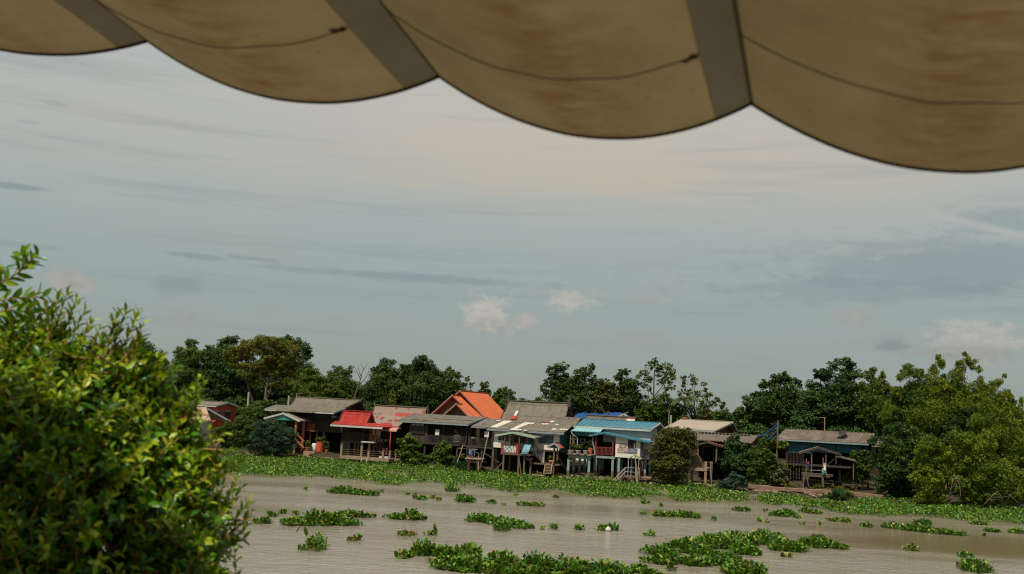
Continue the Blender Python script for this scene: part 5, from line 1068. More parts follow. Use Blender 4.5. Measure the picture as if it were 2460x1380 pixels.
bam = dict(leaf=.26, asp=.34, dens=1.0, trunk=0, nsub=20, sub=(.26, .5), grow=1.0, flat=1.45, group=GB, name='bamboo_clump', cat='bamboo')
e = T('tall feathery olive-green bamboo clump with the highest plumes on the right bank', [(2255,862,9),(2262,874,12),(2245,885,10),(2318,850,6),(2324,862,10),(2335,876,12),(2352,888,8),(2310,880,14),(2180,884,12),(2192,895,12),(2166,902,14),(2210,898,13),(2300,900,19),(2240,910,20),(2275,925,24),(2200,940,26),(2320,938,26),(2360,950,20),(2160,970,22),(2235,965,30),(2300,975,32),(2130,1000,18),(2200,1005,32),(2355,925,16),(2372,945,20),(2345,960,22),(2150,940,14),(2140,985,18),(2385,970,22)], 8, 'bamboo', droop=.5, base=(2280, 1180), **bam)
limbs(e, bankY(2280)+8, [(.06, [(2270+i*7,1190,i*.2),(2262+i*11,1050,i*.1),(2235+i*16,950,0),(2205+i*24,900,0)]) for i in range(6)], LEAF['bamboo'], 'culm')
T('leaning bamboo clump with arching plumes at the far right edge', [(2400,917,9),(2413,904,6),(2388,930,14),(2425,948,10),(2405,955,18),(2375,975,22),(2435,985,20),(2455,962,9),(2420,1010,28),(2365,1015,32),(2445,1050,32),(2410,1085,38),(2470,1010,20),(2465,1095,34)], 3, 'bamboo', droop=.5, base=(2420, 1195), **bam)
T('dark shaded thicket under the bamboo beside the teal house', [(2150,1040,24),(2135,1075,24),(2170,1080,26),(2110,1110,20),(2160,1130,28),(2195,1110,26),(2130,1155,22),(2180,1170,24),(2210,1060,26),(2100,1060,12),(2150,1185,16),(2190,1190,16),(2120,1175,12)], 3, 'dark', leaf=.26, name='thicket', cat='shrub', group=GB, trunk=.1)
T('sunlit yellow-green bush hanging over the water below the tall bamboo', [(2235,1065,22),(2215,1085,22),(2260,1090,26),(2225,1115,26),(2265,1125,26),(2200,1145,18),(2235,1155,26),(2220,1185,20),(2255,1185,18),(2285,1095,18),(2240,1195,14),(2210,1195,12),(2265,1197,12)], -2, 'bamboo', sub=(.22, .42), nsub=22, grow=1.2, leaf=.22, name='overhanging_bush', cat='shrub', group=GB, trunk=.1, droop=.25)
T('big rounded olive bush behind the dead sticks at the water edge', [(2310,1060,30),(2340,1095,32),(2365,1065,28),(2380,1120,34),(2330,1140,28),(2360,1165,28),(2395,1165,26),(2300,1120,20),(2410,1140,28),(2440,1150,28),(2430,1180,22),(2470,1160,26),(2385,1190,14),(2330,1185,16),(2350,1195,14),(2420,1200,14),(2455,1195,16),(2480,1190,20),(2300,1180,14),(2302,1160,20),(2318,1195,14),(2395,1205,14),(2430,1206,14),(2345,1205,12),(2375,1206,12)], 0, 'bamboo', sub=(.22, .42), nsub=22, grow=1.2, leaf=.22, name='overhanging_bush', cat='shrub', group=GB, trunk=.1, droop=.25)
T('dark lower foliage at the back of the bamboo, seen between its plumes', [(2180,960,28),(2250,1000,34),(2320,1010,34),(2380,1010,30),(2280,1060,30),(2350,1050,30),(2220,1040,30),(2440,1000,24),(2180,1030,28),(2370,975,28),(2150,1000,22),(2410,970,22),(2300,1150,40),(2220,1150,34),(2400,1150,40)], 9, 'dark', leaf=.32, name='thicket', cat='shrub', group=GB, trunk=.1)
DRY = mat('dry_wood', (.19, .145, .105), (.11, .085, .06), rough=.95)
for (lab, bx, by, pths) in (('tangle of dead grey branches hanging beneath the olive bush', 2300, 1195, [(.05, [(2278,1200,0),(2287,1165,0),(2292,1135,0)]), (.05, [(2292,1140,0),(2305,1165,0),(2308,1190,0),(2300,1205,0)]), (.04, [(2292,1150,0),(2302,1150,0),(2312,1170,-.3),(2314,1185,0)]), (.03, [(2285,1175,0),(2297,1160,0),(2290,1145,0)]), (.03, [(2270,1195,0),(2285,1185,0),(2300,1180,0)]), (.03, [(2296,1145,0),(2306,1142,0),(2318,1160,0)])]),
                            ('spray of bare brown twigs lying on the hyacinth at the far right bank', 2390, 1210, [(.05, [(2365,1212,0),(2385,1190,0),(2400,1180,.3)]), (.05, [(2410,1212,0),(2403,1190,0),(2392,1172,0)]), (.04, [(2450,1210,0),(2430,1195,0),(2412,1178,0)]), (.03, [(2370,1200,0),(2395,1200,0),(2420,1208,0)]), (.03, [(2380,1205,0),(2370,1190,0),(2362,1182,0)]), (.03, [(2420,1205,0),(2425,1190,0),(2440,1180,0)]), (.03, [(2385,1195,0),(2410,1195,0),(2432,1190,0)])])):
    Yd = bankY(bx)-4.5; b = at(bx, by, Yd); e = thing('dead_branches', lab, 'branches', b); limbs(e, Yd, pths, DRY, 'branch')
# shrubs at the water's edge and between the houses
GS = 'shrubs along the far bank'
def ground_off(lobes):
    l = max(lobes, key=lambda l: l[1]+l[2]); x, y = l[0], l[1]+l[2]
    for Y in np.arange(96, 190, .25):
        p = at(x, y, Y)
        if p[2] <= max(gz(p[0], p[1]), 0): return min(max(Y-bankY(x), -5), 7)
    return 3
def S(label, lobes, off, m='mid', **kw):
    if off < 5: off = ground_off(lobes)
    kw.setdefault('leaf', .2); kw.setdefault('trunk', .07); return T(label, lobes, off, m, name='shrub', cat='shrub', group=GS, **kw)
S('dark shrub with yellowish top right of the red house', [(588,995,12),(600,1008,16),(580,1020,16),(605,1030,18),(575,1045,16),(600,1055,18),(590,1075,16)], 9, 'mid')
S('wide bluish-green shrub in front of the green-gabled porch', [(625,1030,16),(650,1028,18),(675,1035,18),(698,1042,15),(620,1055,18),(650,1058,22),(680,1062,20),(635,1080,16),(665,1085,18),(695,1075,14),(610,1080,13),(705,1055,8)], 2, 'blue')
S('small vine-like shrub between the bush and the dark yellowish shrub', [(550,1025,12),(545,1045,15),(560,1065,15),(540,1080,14),(530,1040,12),(570,1085,10)], 7, 'mid')
S('low green growth between the left house and the utility pole', [(610,985,12),(625,992,13),(645,1000,12),(600,1000,14),(575,985,9)], 18, 'mid')
S('large-leaved bright shrub right of the red pavilion', [(980,1052,8),(992,1060,9),(965,1062,9),(978,1072,12),(1000,1078,11),(962,1085,10),(985,1092,13),(1005,1095,9),(972,1105,12),(995,1108,12)], -1.2, 'light', leaf=.42)
S('large-leaved bright shrub under the long grey house balcony', [(1068,1068,8),(1055,1078,9),(1075,1082,10),(1048,1092,8),(1065,1098,11),(1080,1100,9),(1060,1112,10),(1078,1116,9),(1032,1098,6),(1044,1106,6)], -1.2, 'light', leaf=.36)
S('low leafy plants at the foot of the leaning pole jetty', [(1095,1115,8),(1110,1120,9),(1125,1122,9),(1142,1128,8),(1160,1132,7)], -3.5, 'deep', trunk=0)
S('tall tangled bush with brown dead vines right of the teal-roofed house', [(1600,1045,14),(1620,1040,14),(1645,1040,14),(1660,1040,9),(1585,1060,16),(1615,1062,20),(1650,1060,17),(1580,1085,16),(1610,1090,22),(1645,1085,18),(1665,1075,10),(1585,1115,18),(1615,1120,22),(1650,1105,15),(1590,1145,18),(1620,1148,20),(1640,1140,12)], -3, 'rust', leaf=.24, dens=1.1)
S('rounded deep green bush left of the pair in front of the brown corrugated roof', [(1763,1056,12),(1750,1070,14),(1775,1072,14),(1740,1090,16),(1768,1095,20),(1790,1085,12),(1725,1108,10),(1750,1118,18),(1780,1122,18),(1760,1140,16),(1795,1105,12)], -2, 'deep', leaf=.24)
S('pointed olive-green bush beside the teal house stilts', [(1830,1064,9),(1828,1080,12),(1840,1090,13),(1815,1095,12),(1845,1110,14),(1820,1115,16),(1858,1105,10),(1810,1135,15),(1838,1140,16),(1860,1125,12),(1825,1155,14)], -2.5, 'mid', leaf=.22)
S('pale flowering bush with whitish leaf sprays at the left foot of the teal house', [(1868,1115,11),(1880,1122,10),(1858,1130,12),(1875,1140,14),(1890,1138,8),(1862,1155,13),(1885,1158,10),(1848,1150,10)], -3.5, 'pale', leaf=.24)
S('low feathery grey-green shrub below the straw-covered deck', [(1760,1150,12),(1745,1160,10),(1775,1158,12),(1730,1165,9),(1755,1172,11),(1785,1165,9)], -5.5, 'blue', leaf=.2, trunk=0)
S('small fern-like plant on top of the broken sea wall', [(1818,1160,7),(1832,1162,7),(1825,1170,7),(1805,1166,5)], -5, 'light', trunk=0, leaf=.18)
S('spreading leafy shrub at the right of the teal house porch', [(2060,1090,9),(2075,1088,9),(2050,1100,9),(2068,1105,12),(2085,1100,9),(2058,1125,10),(2075,1128,12),(2090,1120,10),(2062,1150,12),(2080,1150,12)], -1, 'mid', leaf=.25)
S('small bright plant on the bank below the porch of the teal house', [(2032,1142,6),(2042,1143,6),(2028,1152,6),(2040,1155,7)], -2.5, 'light', trunk=0, leaf=.22)
S('low tuft of green overgrowing the sea wall below the teal house', [(1990,1192,8),(2005,1186,10),(2020,1184,11),(2035,1188,10),(2045,1194,8),(2015,1196,10),(1978,1195,6)], -8.0, 'deep', trunk=0, leaf=.18)
S('banana-like green plant behind the small shed roof beside the teal house', [(1850,1058,8),(1862,1064,7),(1875,1066,7),(1885,1068,6),(1842,1050,6)], 9, 'light', leaf=.5, trunk=0)
S('dark leafy growth under the long grey house', [(1010,1100,10),(1025,1112,10),(1095,1105,8)], 1, 'dark')
# far wood
xs = np.arange(60, 2560, 34); fl = []
for x in xs: fl.append((x, 1000+math.tan(ROLL)*(x-1230)-rng.uniform(-4, 12), 26)); fl.append((x+17, 1026+math.tan(ROLL)*(x-1230), 24))
V, Q, R = cloud(lobesw(fl, 228, jit=.3), .6, .9); tag(npmesh('far_wood', V, Q, R, LEAF['dark']), 'far dark wood closing the view behind all the houses', 'wood', kind='stuff')
xs = np.arange(420, 2200, 22); fl = []
for x in xs: (1030 < x < 1245) or fl.append((x, 1015+math.tan(ROLL)*(x-1230)+rng.uniform(-5, 12), 20))
V, Q, R = cloud([l for x, l in zip(fl, [lobesw([f], bankY(f[0])+(24 if f[0] > 1800 or f[0] < 900 else 37))[0] for f in fl])], .4, 1.); tag(npmesh('undergrowth', V, Q, R, LEAF['dark']), 'dark undergrowth filling the ground between the houses and the trees', 'undergrowth', kind='stuff')
V, Q, R = cloud([lobesw([(x, 1182+rng.uniform(-6,6)+math.tan(ROLL)*(x-2000)-8, 4)], bankY(x)+2.5)[0] for x in np.arange(1880, 2060, 8)], .14, .5)
tag(npmesh('dry_grass', V, Q, R, LEAF['yellow']), 'dry yellowish grass on the bank behind the sea wall', 'grass', kind='stuff')

V, Q, R = cloud([lobesw([(x, y+math.tan(ROLL)*(x-1910), 7)], bankY(x)+24)[0] for x in np.arange(1880, 1990, 9) for y in (1118, 1127)], .22, .8)
tag(npmesh('sunlit_grass', V, Q, R, LEAF['yellow']), 'bright sunlit grass seen between the stilts of the teal timber house', 'grass', kind='stuff')
# ---------- water hyacinth ----------
HYM = leafmat('hyacinth_leaves', [(0, (.013, .050, .004)), (.35, (.044, .130, .007)), (.7, (.125, .245, .013)), (.9, (.31, .37, .04)), (.96, (.25, .22, .05)), (1, (.26, .14, .04))], rough=.42, trans=.3, spec=.28)
def project(P):
    c = P-CAM; z = c @ Fv; return 1230+FP*(c @ RC)/z, 690-FP*(c @ UC)/z
def inpoly(x, y, poly):
    r = np.zeros(len(x), bool); n = len(poly)
    for i in range(n):
        x0, y0 = poly[i]; x1, y1 = poly[(i+1) % n]
        r ^= ((y0 > y) != (y1 > y)) & (x < (x1-x0)*(y-y0)/((y1-y0) or 1e-9)+x0)
    return r
def hleaves(P, h, L, dry=0., petiole=True, bright=0.):
    """round cupped blades on short stalks: P ground points, h stalk height, L blade length"""
    N = len(P); a = rng.uniform(0, 6.283, N); out = np.stack([np.cos(a), np.sin(a), np.zeros(N)], 1)
    lean = rng.uniform(.05, .5, N); base = P+np.stack([out[:, 0]*h*lean, out[:, 1]*h*lean, h], 1)
    el = rng.uniform(.15, 1.45, N); d = out*np.cos(el)[:, None]+np.stack([0*el, 0*el, np.sin(el)], 1)
    nrm = unit(np.stack([-out[:, 0]*np.sin(el), -out[:, 1]*np.sin(el), np.cos(el)], 1)+rvec(N)*.3)
    V, Q, k = leafset(base, d, nrm, L, L*.88, [0, .3, .72, 1.], [.25, .95, .85, .15], .28, .12)
    rn = np.clip(rng.beta(1.3, 1.9, N)+bright, 0, .93); rn = np.where(rng.uniform(0, 1, N) < .03+dry, rng.uniform(.93, 1, N), rn); R = np.repeat(rn, k)
    if petiole:
        s = np.stack([-out[:, 1], out[:, 0], 0*a], 1)*.012; pv = np.stack([P-s, P+s, base+s, base-s], 1).reshape(-1, 3); pv[:, 2] = np.maximum(pv[:, 2], -.05)
        V0 = len(V); V = np.concatenate([V, pv]); Q = np.concatenate([Q, np.arange(4*N).reshape(-1, 4)+V0]); R = np.concatenate([R, np.clip(rn*.6+.3, 0, .9)])
    return V, Q, R
def snoise(x, y, s):
    return (np.sin(x*1.7*s+1.3*np.sin(y*1.1*s))+np.sin(y*2.3*s+1.7*np.sin(x*.9*s+2))+np.sin((x+y)*3.1*s+np.sin(x*2.2*s)))/3
def mats():
    polys = [[(430,1075),(560,1088),(700,1098),(830,1112),(900,1122),(960,1108),(1080,1118),(1180,1134),(1260,1145),(1330,1152),(1440,1152),(1520,1166),(1640,1170),(1740,1182),(1800,1190),(1800,1207),(1655,1205),(1600,1200),(1592,1191),(1544,1198),(1493,1201),(1412,1196),(1400,1188),(1328,1181),(1237,1184),(1168,1174),(1100,1173),(1072,1174),(1060,1160),(996,1162),(942,1166),(862,1156),(803,1151),(728,1144),(628,1147),(540,1141),(430,1135)],
             [(1740,1187),(1860,1195),(1960,1202),(2060,1209),(2200,1206),(2380,1208),(2600,1218),(2600,1275),(2460,1263),(2392,1252),(2301,1249),(2158,1242),(2045,1238),(2000,1232),(1960,1222),(1905,1214),(1942,1200),(1880,1194),(1740,1190)],
             [(1803,1199),(1850,1196),(1945,1205),(1942,1214),(1870,1212),(1808,1206)], [(1745,1196),(1790,1196),(1792,1206),(1745,1206)]]
    holes = [[(912,1129),(996,1140),(1062,1150),(1058,1158),(1020,1154),(930,1142)], [(1336,1158),(1413,1163),(1408,1170),(1340,1165)], [(1538,1174),(1600,1180),(1604,1192),(1570,1186),(1540,1180)], [(1735,1190),(1850,1196),(1800,1201),(1738,1199)], [(1942,1200),(2053,1206),(2040,1214),(1960,1210)], [(2150,1219),(2195,1222),(2190,1227),(2155,1226)], [(2360,1222),(2410,1226),(2400,1232),(2362,1230)], [(1085,1160),(1170,1166),(1165,1170),(1090,1168)]]
    M = 420000; x = rng.uniform(-56, 76, M); y = rng.uniform(94, 160, M)
    n1 = snoise(x, y, .35); n2 = snoise(x+31, y, 1.1)
    P = np.stack([x, y, 0*x], 1); px, py = project(P); qx = px+10*n2; qy = py+3.4*n1+2.4*n2
    ok = np.zeros(M, bool)
    for p in polys: ok |= inpoly(qx, qy, p)
    for p in holes: ok &= ~inpoly(qx+3*n1, qy, p)
    ok &= gz(x, y) < .35
    n4 = snoise(x+3, y*.8, 3.1)+.7*snoise(x, y, 5.3); ok &= (rng.uniform(0, 1, M) < .78+.3*n1) & (n4 > rng.uniform(-.9, .1, M))
    P = P[ok]; n1 = n1[ok]; n2 = n2[ok]; N = len(P)
    n3 = snoise(x[ok]+7, y[ok], 2.3); h = np.clip(.26+.16*n1+.12*n2+.16*n3, .04, .75)*rng.uniform(.35, 1.25, N); P[:, 2] = np.maximum(0, gz(P[:, 0], P[:, 1]))
    V, Q, R = hleaves(P, h, rng.uniform(.15, .27, N), dry=-.018, petiole=False)
    R = np.clip(R-.10*(n1 > .45).repeat(6)+.04, 0, 1)
    tag(npmesh('hyacinth_mat', V, Q, R, HYM, smooth=True), 'continuous green mat of water hyacinth lining the far bank', 'water hyacinth', kind='stuff')
mats()
GH = 'floating water hyacinth clumps'
def clump(label, ells, dry=0., dens=95, hs=1., extra=None, L=(.15, .27)):
    """ells: (centre px, base px, width px, depth in metres, height in metres) of each lobe of one floating clump"""
    Ps, Hs = [], []
    c0 = None
    for cx, yb, w, dp, hh in ells:
        f = gnd(cx, yb); k = FP/f[1]; a = w/2/k; b = dp*.62; c = f+np.array([0, b, 0]); c0 = c if c0 is None else c0
        n = int(max(14, math.pi*a*b*dens)); t = rng.uniform(0, 6.283, n); r = np.sqrt(rng.uniform(0, 1, n)); ph = rng.uniform(0, 6.28, 3)
        rm = 1+.16*np.sin(3*t+ph[0])+.13*np.sin(5*t+ph[1])+.09*np.sin(9*t+ph[2]); ux, uy = np.cos(t)*r*rm*a, np.sin(t)*r*rm*b
        al = rad(-6); x = c[0]+ux*math.cos(al)-uy*math.sin(al); y = c[1]+ux*math.sin(al)+uy*math.cos(al)
        lump = .62+.38*np.clip(snoise(x+ph[0], y, 1.3)+.3, -.6, 1)
        Ps.append(np.stack([x, y, 0*x], 1)); Hs.append(hh*.98*np.sqrt(np.clip(1.05-r*r, .08, 1))*lump*rng.uniform(.25, 1.1, n))
    P = np.concatenate(Ps); H = np.concatenate(Hs)
    V, Q, R = hleaves(P, H, rng.uniform(*L, len(P)), dry)
    o = npmesh('hyacinth_clump', V-c0, Q, R, HYM, None, c0, smooth=True); tag(o, label, 'water hyacinth', GH); return o
def E(x0, x1, yb, dp=None, hh=.45): w = x1-x0; return ((x0+x1)/2, yb, w, dp if dp is not None else max(.35, w*.012), hh)
CL = [
 ('long ragged clump near the mat, below the left timber house', [E(783,845,1187,1.6,.62), E(830,880,1190,1.4,.45), E(868,906,1192,1.1,.5)]),
 ('tiny sprig floating left of the long ragged clump near the mat', [E(728,738,1179,.4,.3)], 0),
 ('tiny sprig just right of the long ragged clump near the mat', [E(912,920,1184,.3,.2)], .4),
 ('tiny sprig up and left of the lopsided clump below the pavilion', [E(975,983,1190,.3,.25)]),
 ('lopsided clump taller at its left end, below the red pavilion', [E(989,1009,1200,.9,.6), E(1000,1023,1202,.9,.38)]),
 ('straggly yellowing clump right of the lopsided one, below the pavilion', [E(1032,1046,1199,.5,.28), E(1044,1061,1203,.5,.22)], .4),
 ('compact dome-shaped clump, alone below the long grey house', [E(1092,1139,1208,2.2,.72)]),
 ('small flat clump right of the compact dome-shaped clump', [E(1169,1193,1211,.7,.38)]),
 ('round clump touching the mat edge above the dome-shaped clump', [E(1067,1099,1182,1.6,.6)]),
 ('small low clump just right of the near leafy bush, below the round tuft', [E(638,663,1243,.9,.4)]),
 ('smallest round tuft right of the upper small clump by the leafy bush', [E(668,688,1235,.7,.36)]),
 ('low clump partly hidden behind the right tip of the near leafy bush', [E(604,644,1260,1.2,.36)]),
 ('widest bushy clump on the left half of the open water, tall in the middle', [E(668,745,1265,1.9,.5), E(715,815,1264,2.6,.95), E(795,858,1264,1.3,.45)], 0, 115),
 ('thin strip of plants trailing behind the widest bushy clump on the left', [E(808,850,1243,1.0,.5), E(840,886,1245,1.0,.5)]),
 ('tiny tuft at the back left of the widest bushy clump', [E(700,716,1238,.6,.3)]),
 ('tiny pale sprig right of the thin trailing strip', [E(889,902,1244,.4,.26)], .5),
 ('clump rising to a peak on its right side, in the middle left of the river', [E(924,975,1249,1.4,.45), E(965,1010,1251,1.6,.78), E(1000,1023,1251,.8,.3)]),
 ('low reddish clump below the peaked clump', [E(957,996,1289,.9,.2)], .5),
 ('small clump with one tall leaf, right of the low reddish clump', [E(1018,1049,1287,.8,.28), E(1036,1046,1286,.4,.6)]),
 ('clump with a long drooping stalk leaning over it, lower left water', [E(712,735,1324,.6,.3), E(730,772,1322,1.6,.85), E(766,779,1324,.6,.4), E(750,764,1327,.8,.3)]),
 ('sparse yellowish sprig with one upright leaf, right of the drooping-stalk clump', [E(831,852,1300,.4,.18), E(847,857,1300,.4,.45), E(854,863,1300,.4,.25)], .3),
 ('long dark-green clump with a bulge at its front, centre of the river', [E(1119,1190,1257,1.7,.62), E(1165,1225,1262,1.6,.6), E(1184,1226,1277,1.5,.6), E(1215,1282,1272,1.5,.55)]),
 ('small tuft at the left end of the big foreground rafts', [E(948,984,1343,1.0,.42)]),
 ('leafy foreground raft, the left one behind the huge bottom raft', [E(985,1050,1338,1.6,.75), E(1035,1100,1343,1.7,.6), E(1085,1150,1347,1.8,.8)], .02, 120),
 ('huge leafy raft along the bottom edge of the picture', [E(1030,1110,1372,1.8,.5), E(1075,1170,1378,2.2,.75), E(1150,1260,1384,2.6,.85), E(1240,1340,1386,2.4,.9), E(1320,1440,1392,2.4,.85), E(1420,1530,1396,2.3,.8), E(1510,1595,1400,2.0,.65)], .05, 120),
 ('tiny sprig left of the low brownish strip, below the white house', [E(1205,1216,1215,.4,.24)]),
 ('low brownish strip of plants in mid-river below the white house', [E(1242,1276,1216,.9,.36), E(1270,1308,1218,.8,.3)], .2),
 ('small sprig between the low brownish strip and the mat', [E(1328,1344,1197,.5,.26)]),
 ('tiny twig-like sprig right of the long bulging centre clump', [E(1298,1311,1274,.4,.3)], .1),
 ('small rounded tuft second to the right of the bulging centre clump', [E(1318,1340,1273,.6,.34)]),
 ('tufted clump left of the clump that holds the white float', [E(1379,1404,1275,.8,.45)]),
 ('clump holding a white float at its front', [E(1434,1460,1276,.7,.45), E(1464,1488,1276,.7,.4), E(1448,1478,1275,.8,.45)]),
 ('small low clump right of the clump with the white float', [E(1549,1576,1289,.5,.3)]),
 ('small clump at the left end of the neat oblong clump', [E(1535,1553,1238,.5,.3)]),
 ('neat oblong clump in mid-river below the arched jetty', [E(1570,1628,1243,1.8,.5), E(1615,1686,1245,1.8,.5)]),
 ('tiny round tuft above the neat oblong clump', [E(1583,1595,1218,.4,.24)]),
 ('thin sprig near the mat, left above the neat oblong clump', [E(1537,1563,1211,.5,.24)], .1),
 ('tiny tuft right of the neat oblong clump', [E(1711,1721,1251,.4,.28)]),
 ('large leafy raft curving up to the right in the lower right centre', [E(1553,1640,1338,1.6,.5), E(1610,1720,1334,3.0,.8), E(1690,1790,1322,3.4,.85), E(1730,1835,1316,3.2,.8), E(1760,1836,1336,1.8,.6)], .02, 115),
 ('long leafy raft with red spikes, right of the curving raft', [E(1815,1905,1312,3.0,.85), E(1860,1950,1328,2.4,.75), E(1930,2020,1318,2.2,.7), E(1995,2046,1321,1.1,.4)], .02, 115),
 ('low raft in front of the large curving raft', [E(1553,1630,1358,1.3,.5), E(1630,1720,1362,1.5,.5), E(1705,1797,1362,1.9,.65)], .03, 115),
 ('small tuft in front of the low raft', [E(1605,1627,1374,.6,.4)]),
 ('bushy clump cut by the bottom edge of the picture, right of the low raft', [E(1745,1800,1384,1.6,.55), E(1780,1853,1390,1.8,.75)], .05, 115),
 ('scrap of plants floating below the long raft with red spikes', [E(1877,1906,1340,.4,.22)], .2),
 ('small sprig standing above the left tip of the curving raft', [E(1662,1681,1302,.4,.42)]),
 ('small flat clump near the mat below the pointed olive bush', [E(1763,1794,1229,1.0,.36), E(1780,1807,1229,.9,.36)]),
 ('tiny tuft between the small flat clump and the two-humped clump', [E(1835,1845,1231,.4,.26)]),
 ('two-humped clump near the mat below the teal timber house', [E(1854,1902,1242,1.5,.4), E(1876,1922,1241,1.6,.65)]),
 ('clump touching the mat right of the two-humped clump', [E(1927,1959,1233,1.1,.4), E(1942,1978,1236,1.2,.42)]),
 ('little tuft below the right end of the two-humped clump', [E(1909,1929,1246,.8,.3)]),
 ('small tuft far below the small flat clump, in open water', [E(1821,1835,1255,.5,.36)]),
 ('tiny yellow sprig right of the small tuft in open water', [E(1838,1848,1256,.3,.24)], .6),
 ('little upright sprig left of the red-tipped strip', [E(1924,1934,1262,.4,.34)]),
 ('faint tiny sprig just left of the red-tipped strip', [E(1965,1975,1262,.3,.18)], .4),
 ('low red-tipped strip of plants below the right bank', [E(1991,2024,1254,.9,.3), E(2018,2048,1256,.8,.45)], .25),
 ('small oval clump between the red-tipped strip and the long right clump', [E(2074,2104,1268,1.0,.4)]),
 ('long spreading clump with a hump at its back, right side of the river', [E(2129,2200,1273,1.4,.45), E(2180,2270,1280,1.8,.55), E(2250,2330,1287,1.3,.4), E(2205,2245,1263,1.4,.62)]),
 ('small spiky sprig alone in the brown ripples on the lower right', [E(2178,2213,1325,.5,.32), E(2190,2202,1323,.4,.55)], .1),
 ('small compact clump above the right-hand bottom clump', [E(2312,2344,1342,1.0,.45)]),
 ('rounded bushy clump at the bottom right corner', [E(2328,2399,1379,2.0,.75)]),
 ('loose sprawling clump near the mat at the far right', [E(2336,2382,1262,.9,.3)]),
 ('low clump below the loose sprawling clump at the far right', [E(2369,2410,1280,.8,.3)]),
 ('clump cut by the right edge of the picture', [E(2428,2475,1283,1.0,.4)]),
 ('tiny green dot of a plant left of the low clump at the far right', [E(2362,2370,1289,.3,.22)]),
 ('reddish flattened clump just off the mat tip below the pavilion awning', [E(1236,1246,1192,.3,.15)], .5),
]
for c in CL: clump(*c)
p = gnd(758, 1322); o = MB().path([(0, 0, .1), (-.35, .1, .7), (-.75, .1, 1.25), (-.9, .1, 1.3), (-1.05, .1, 1.15)], [.02, .018, .015, .012, .01], 5)
V, Q, k = leafset(np.array([[-.72, .1, 1.22], [-.8, .1, 1.28], [-.95, .1, 1.25], [-1.0, .1, 1.18], [-.7, .1, 1.2]]), np.array([[.2, 0, -1.], [.3, 0, 1.], [-.8, 0, .2], [-.5, .2, -.6], [.5, 0, -.9]]), rvec(5), np.array([.55, .3, .4, .35, .5]), np.array([.2, .16, .14, .12, .2]), [0, .3, .7, 1], [.2, 1, .8, .1])
o.add(V, [tuple(q) for q in Q]); me = o.build('drooping_stalk', LEAF['yellow'], None, p); tag(me, 'long bent stalk with drooping leaves standing out of the lower left clump', 'plant stalk')
M_concw = mat('off_white_plastic', (.5, .48, .44), (.44, .42, .38), rough=.6); p = gnd(1461, 1277); o = MB().lathe((0, 0, -.08), [(.05, 0), (.16, .04), (.21, .16), (.21, .26), (.14, .36), (.05, .40), (.05, .46)], 14).build('float', M_concw, None, p, smooth=True); tag(o, 'white round plastic float caught in a hyacinth clump', 'float')

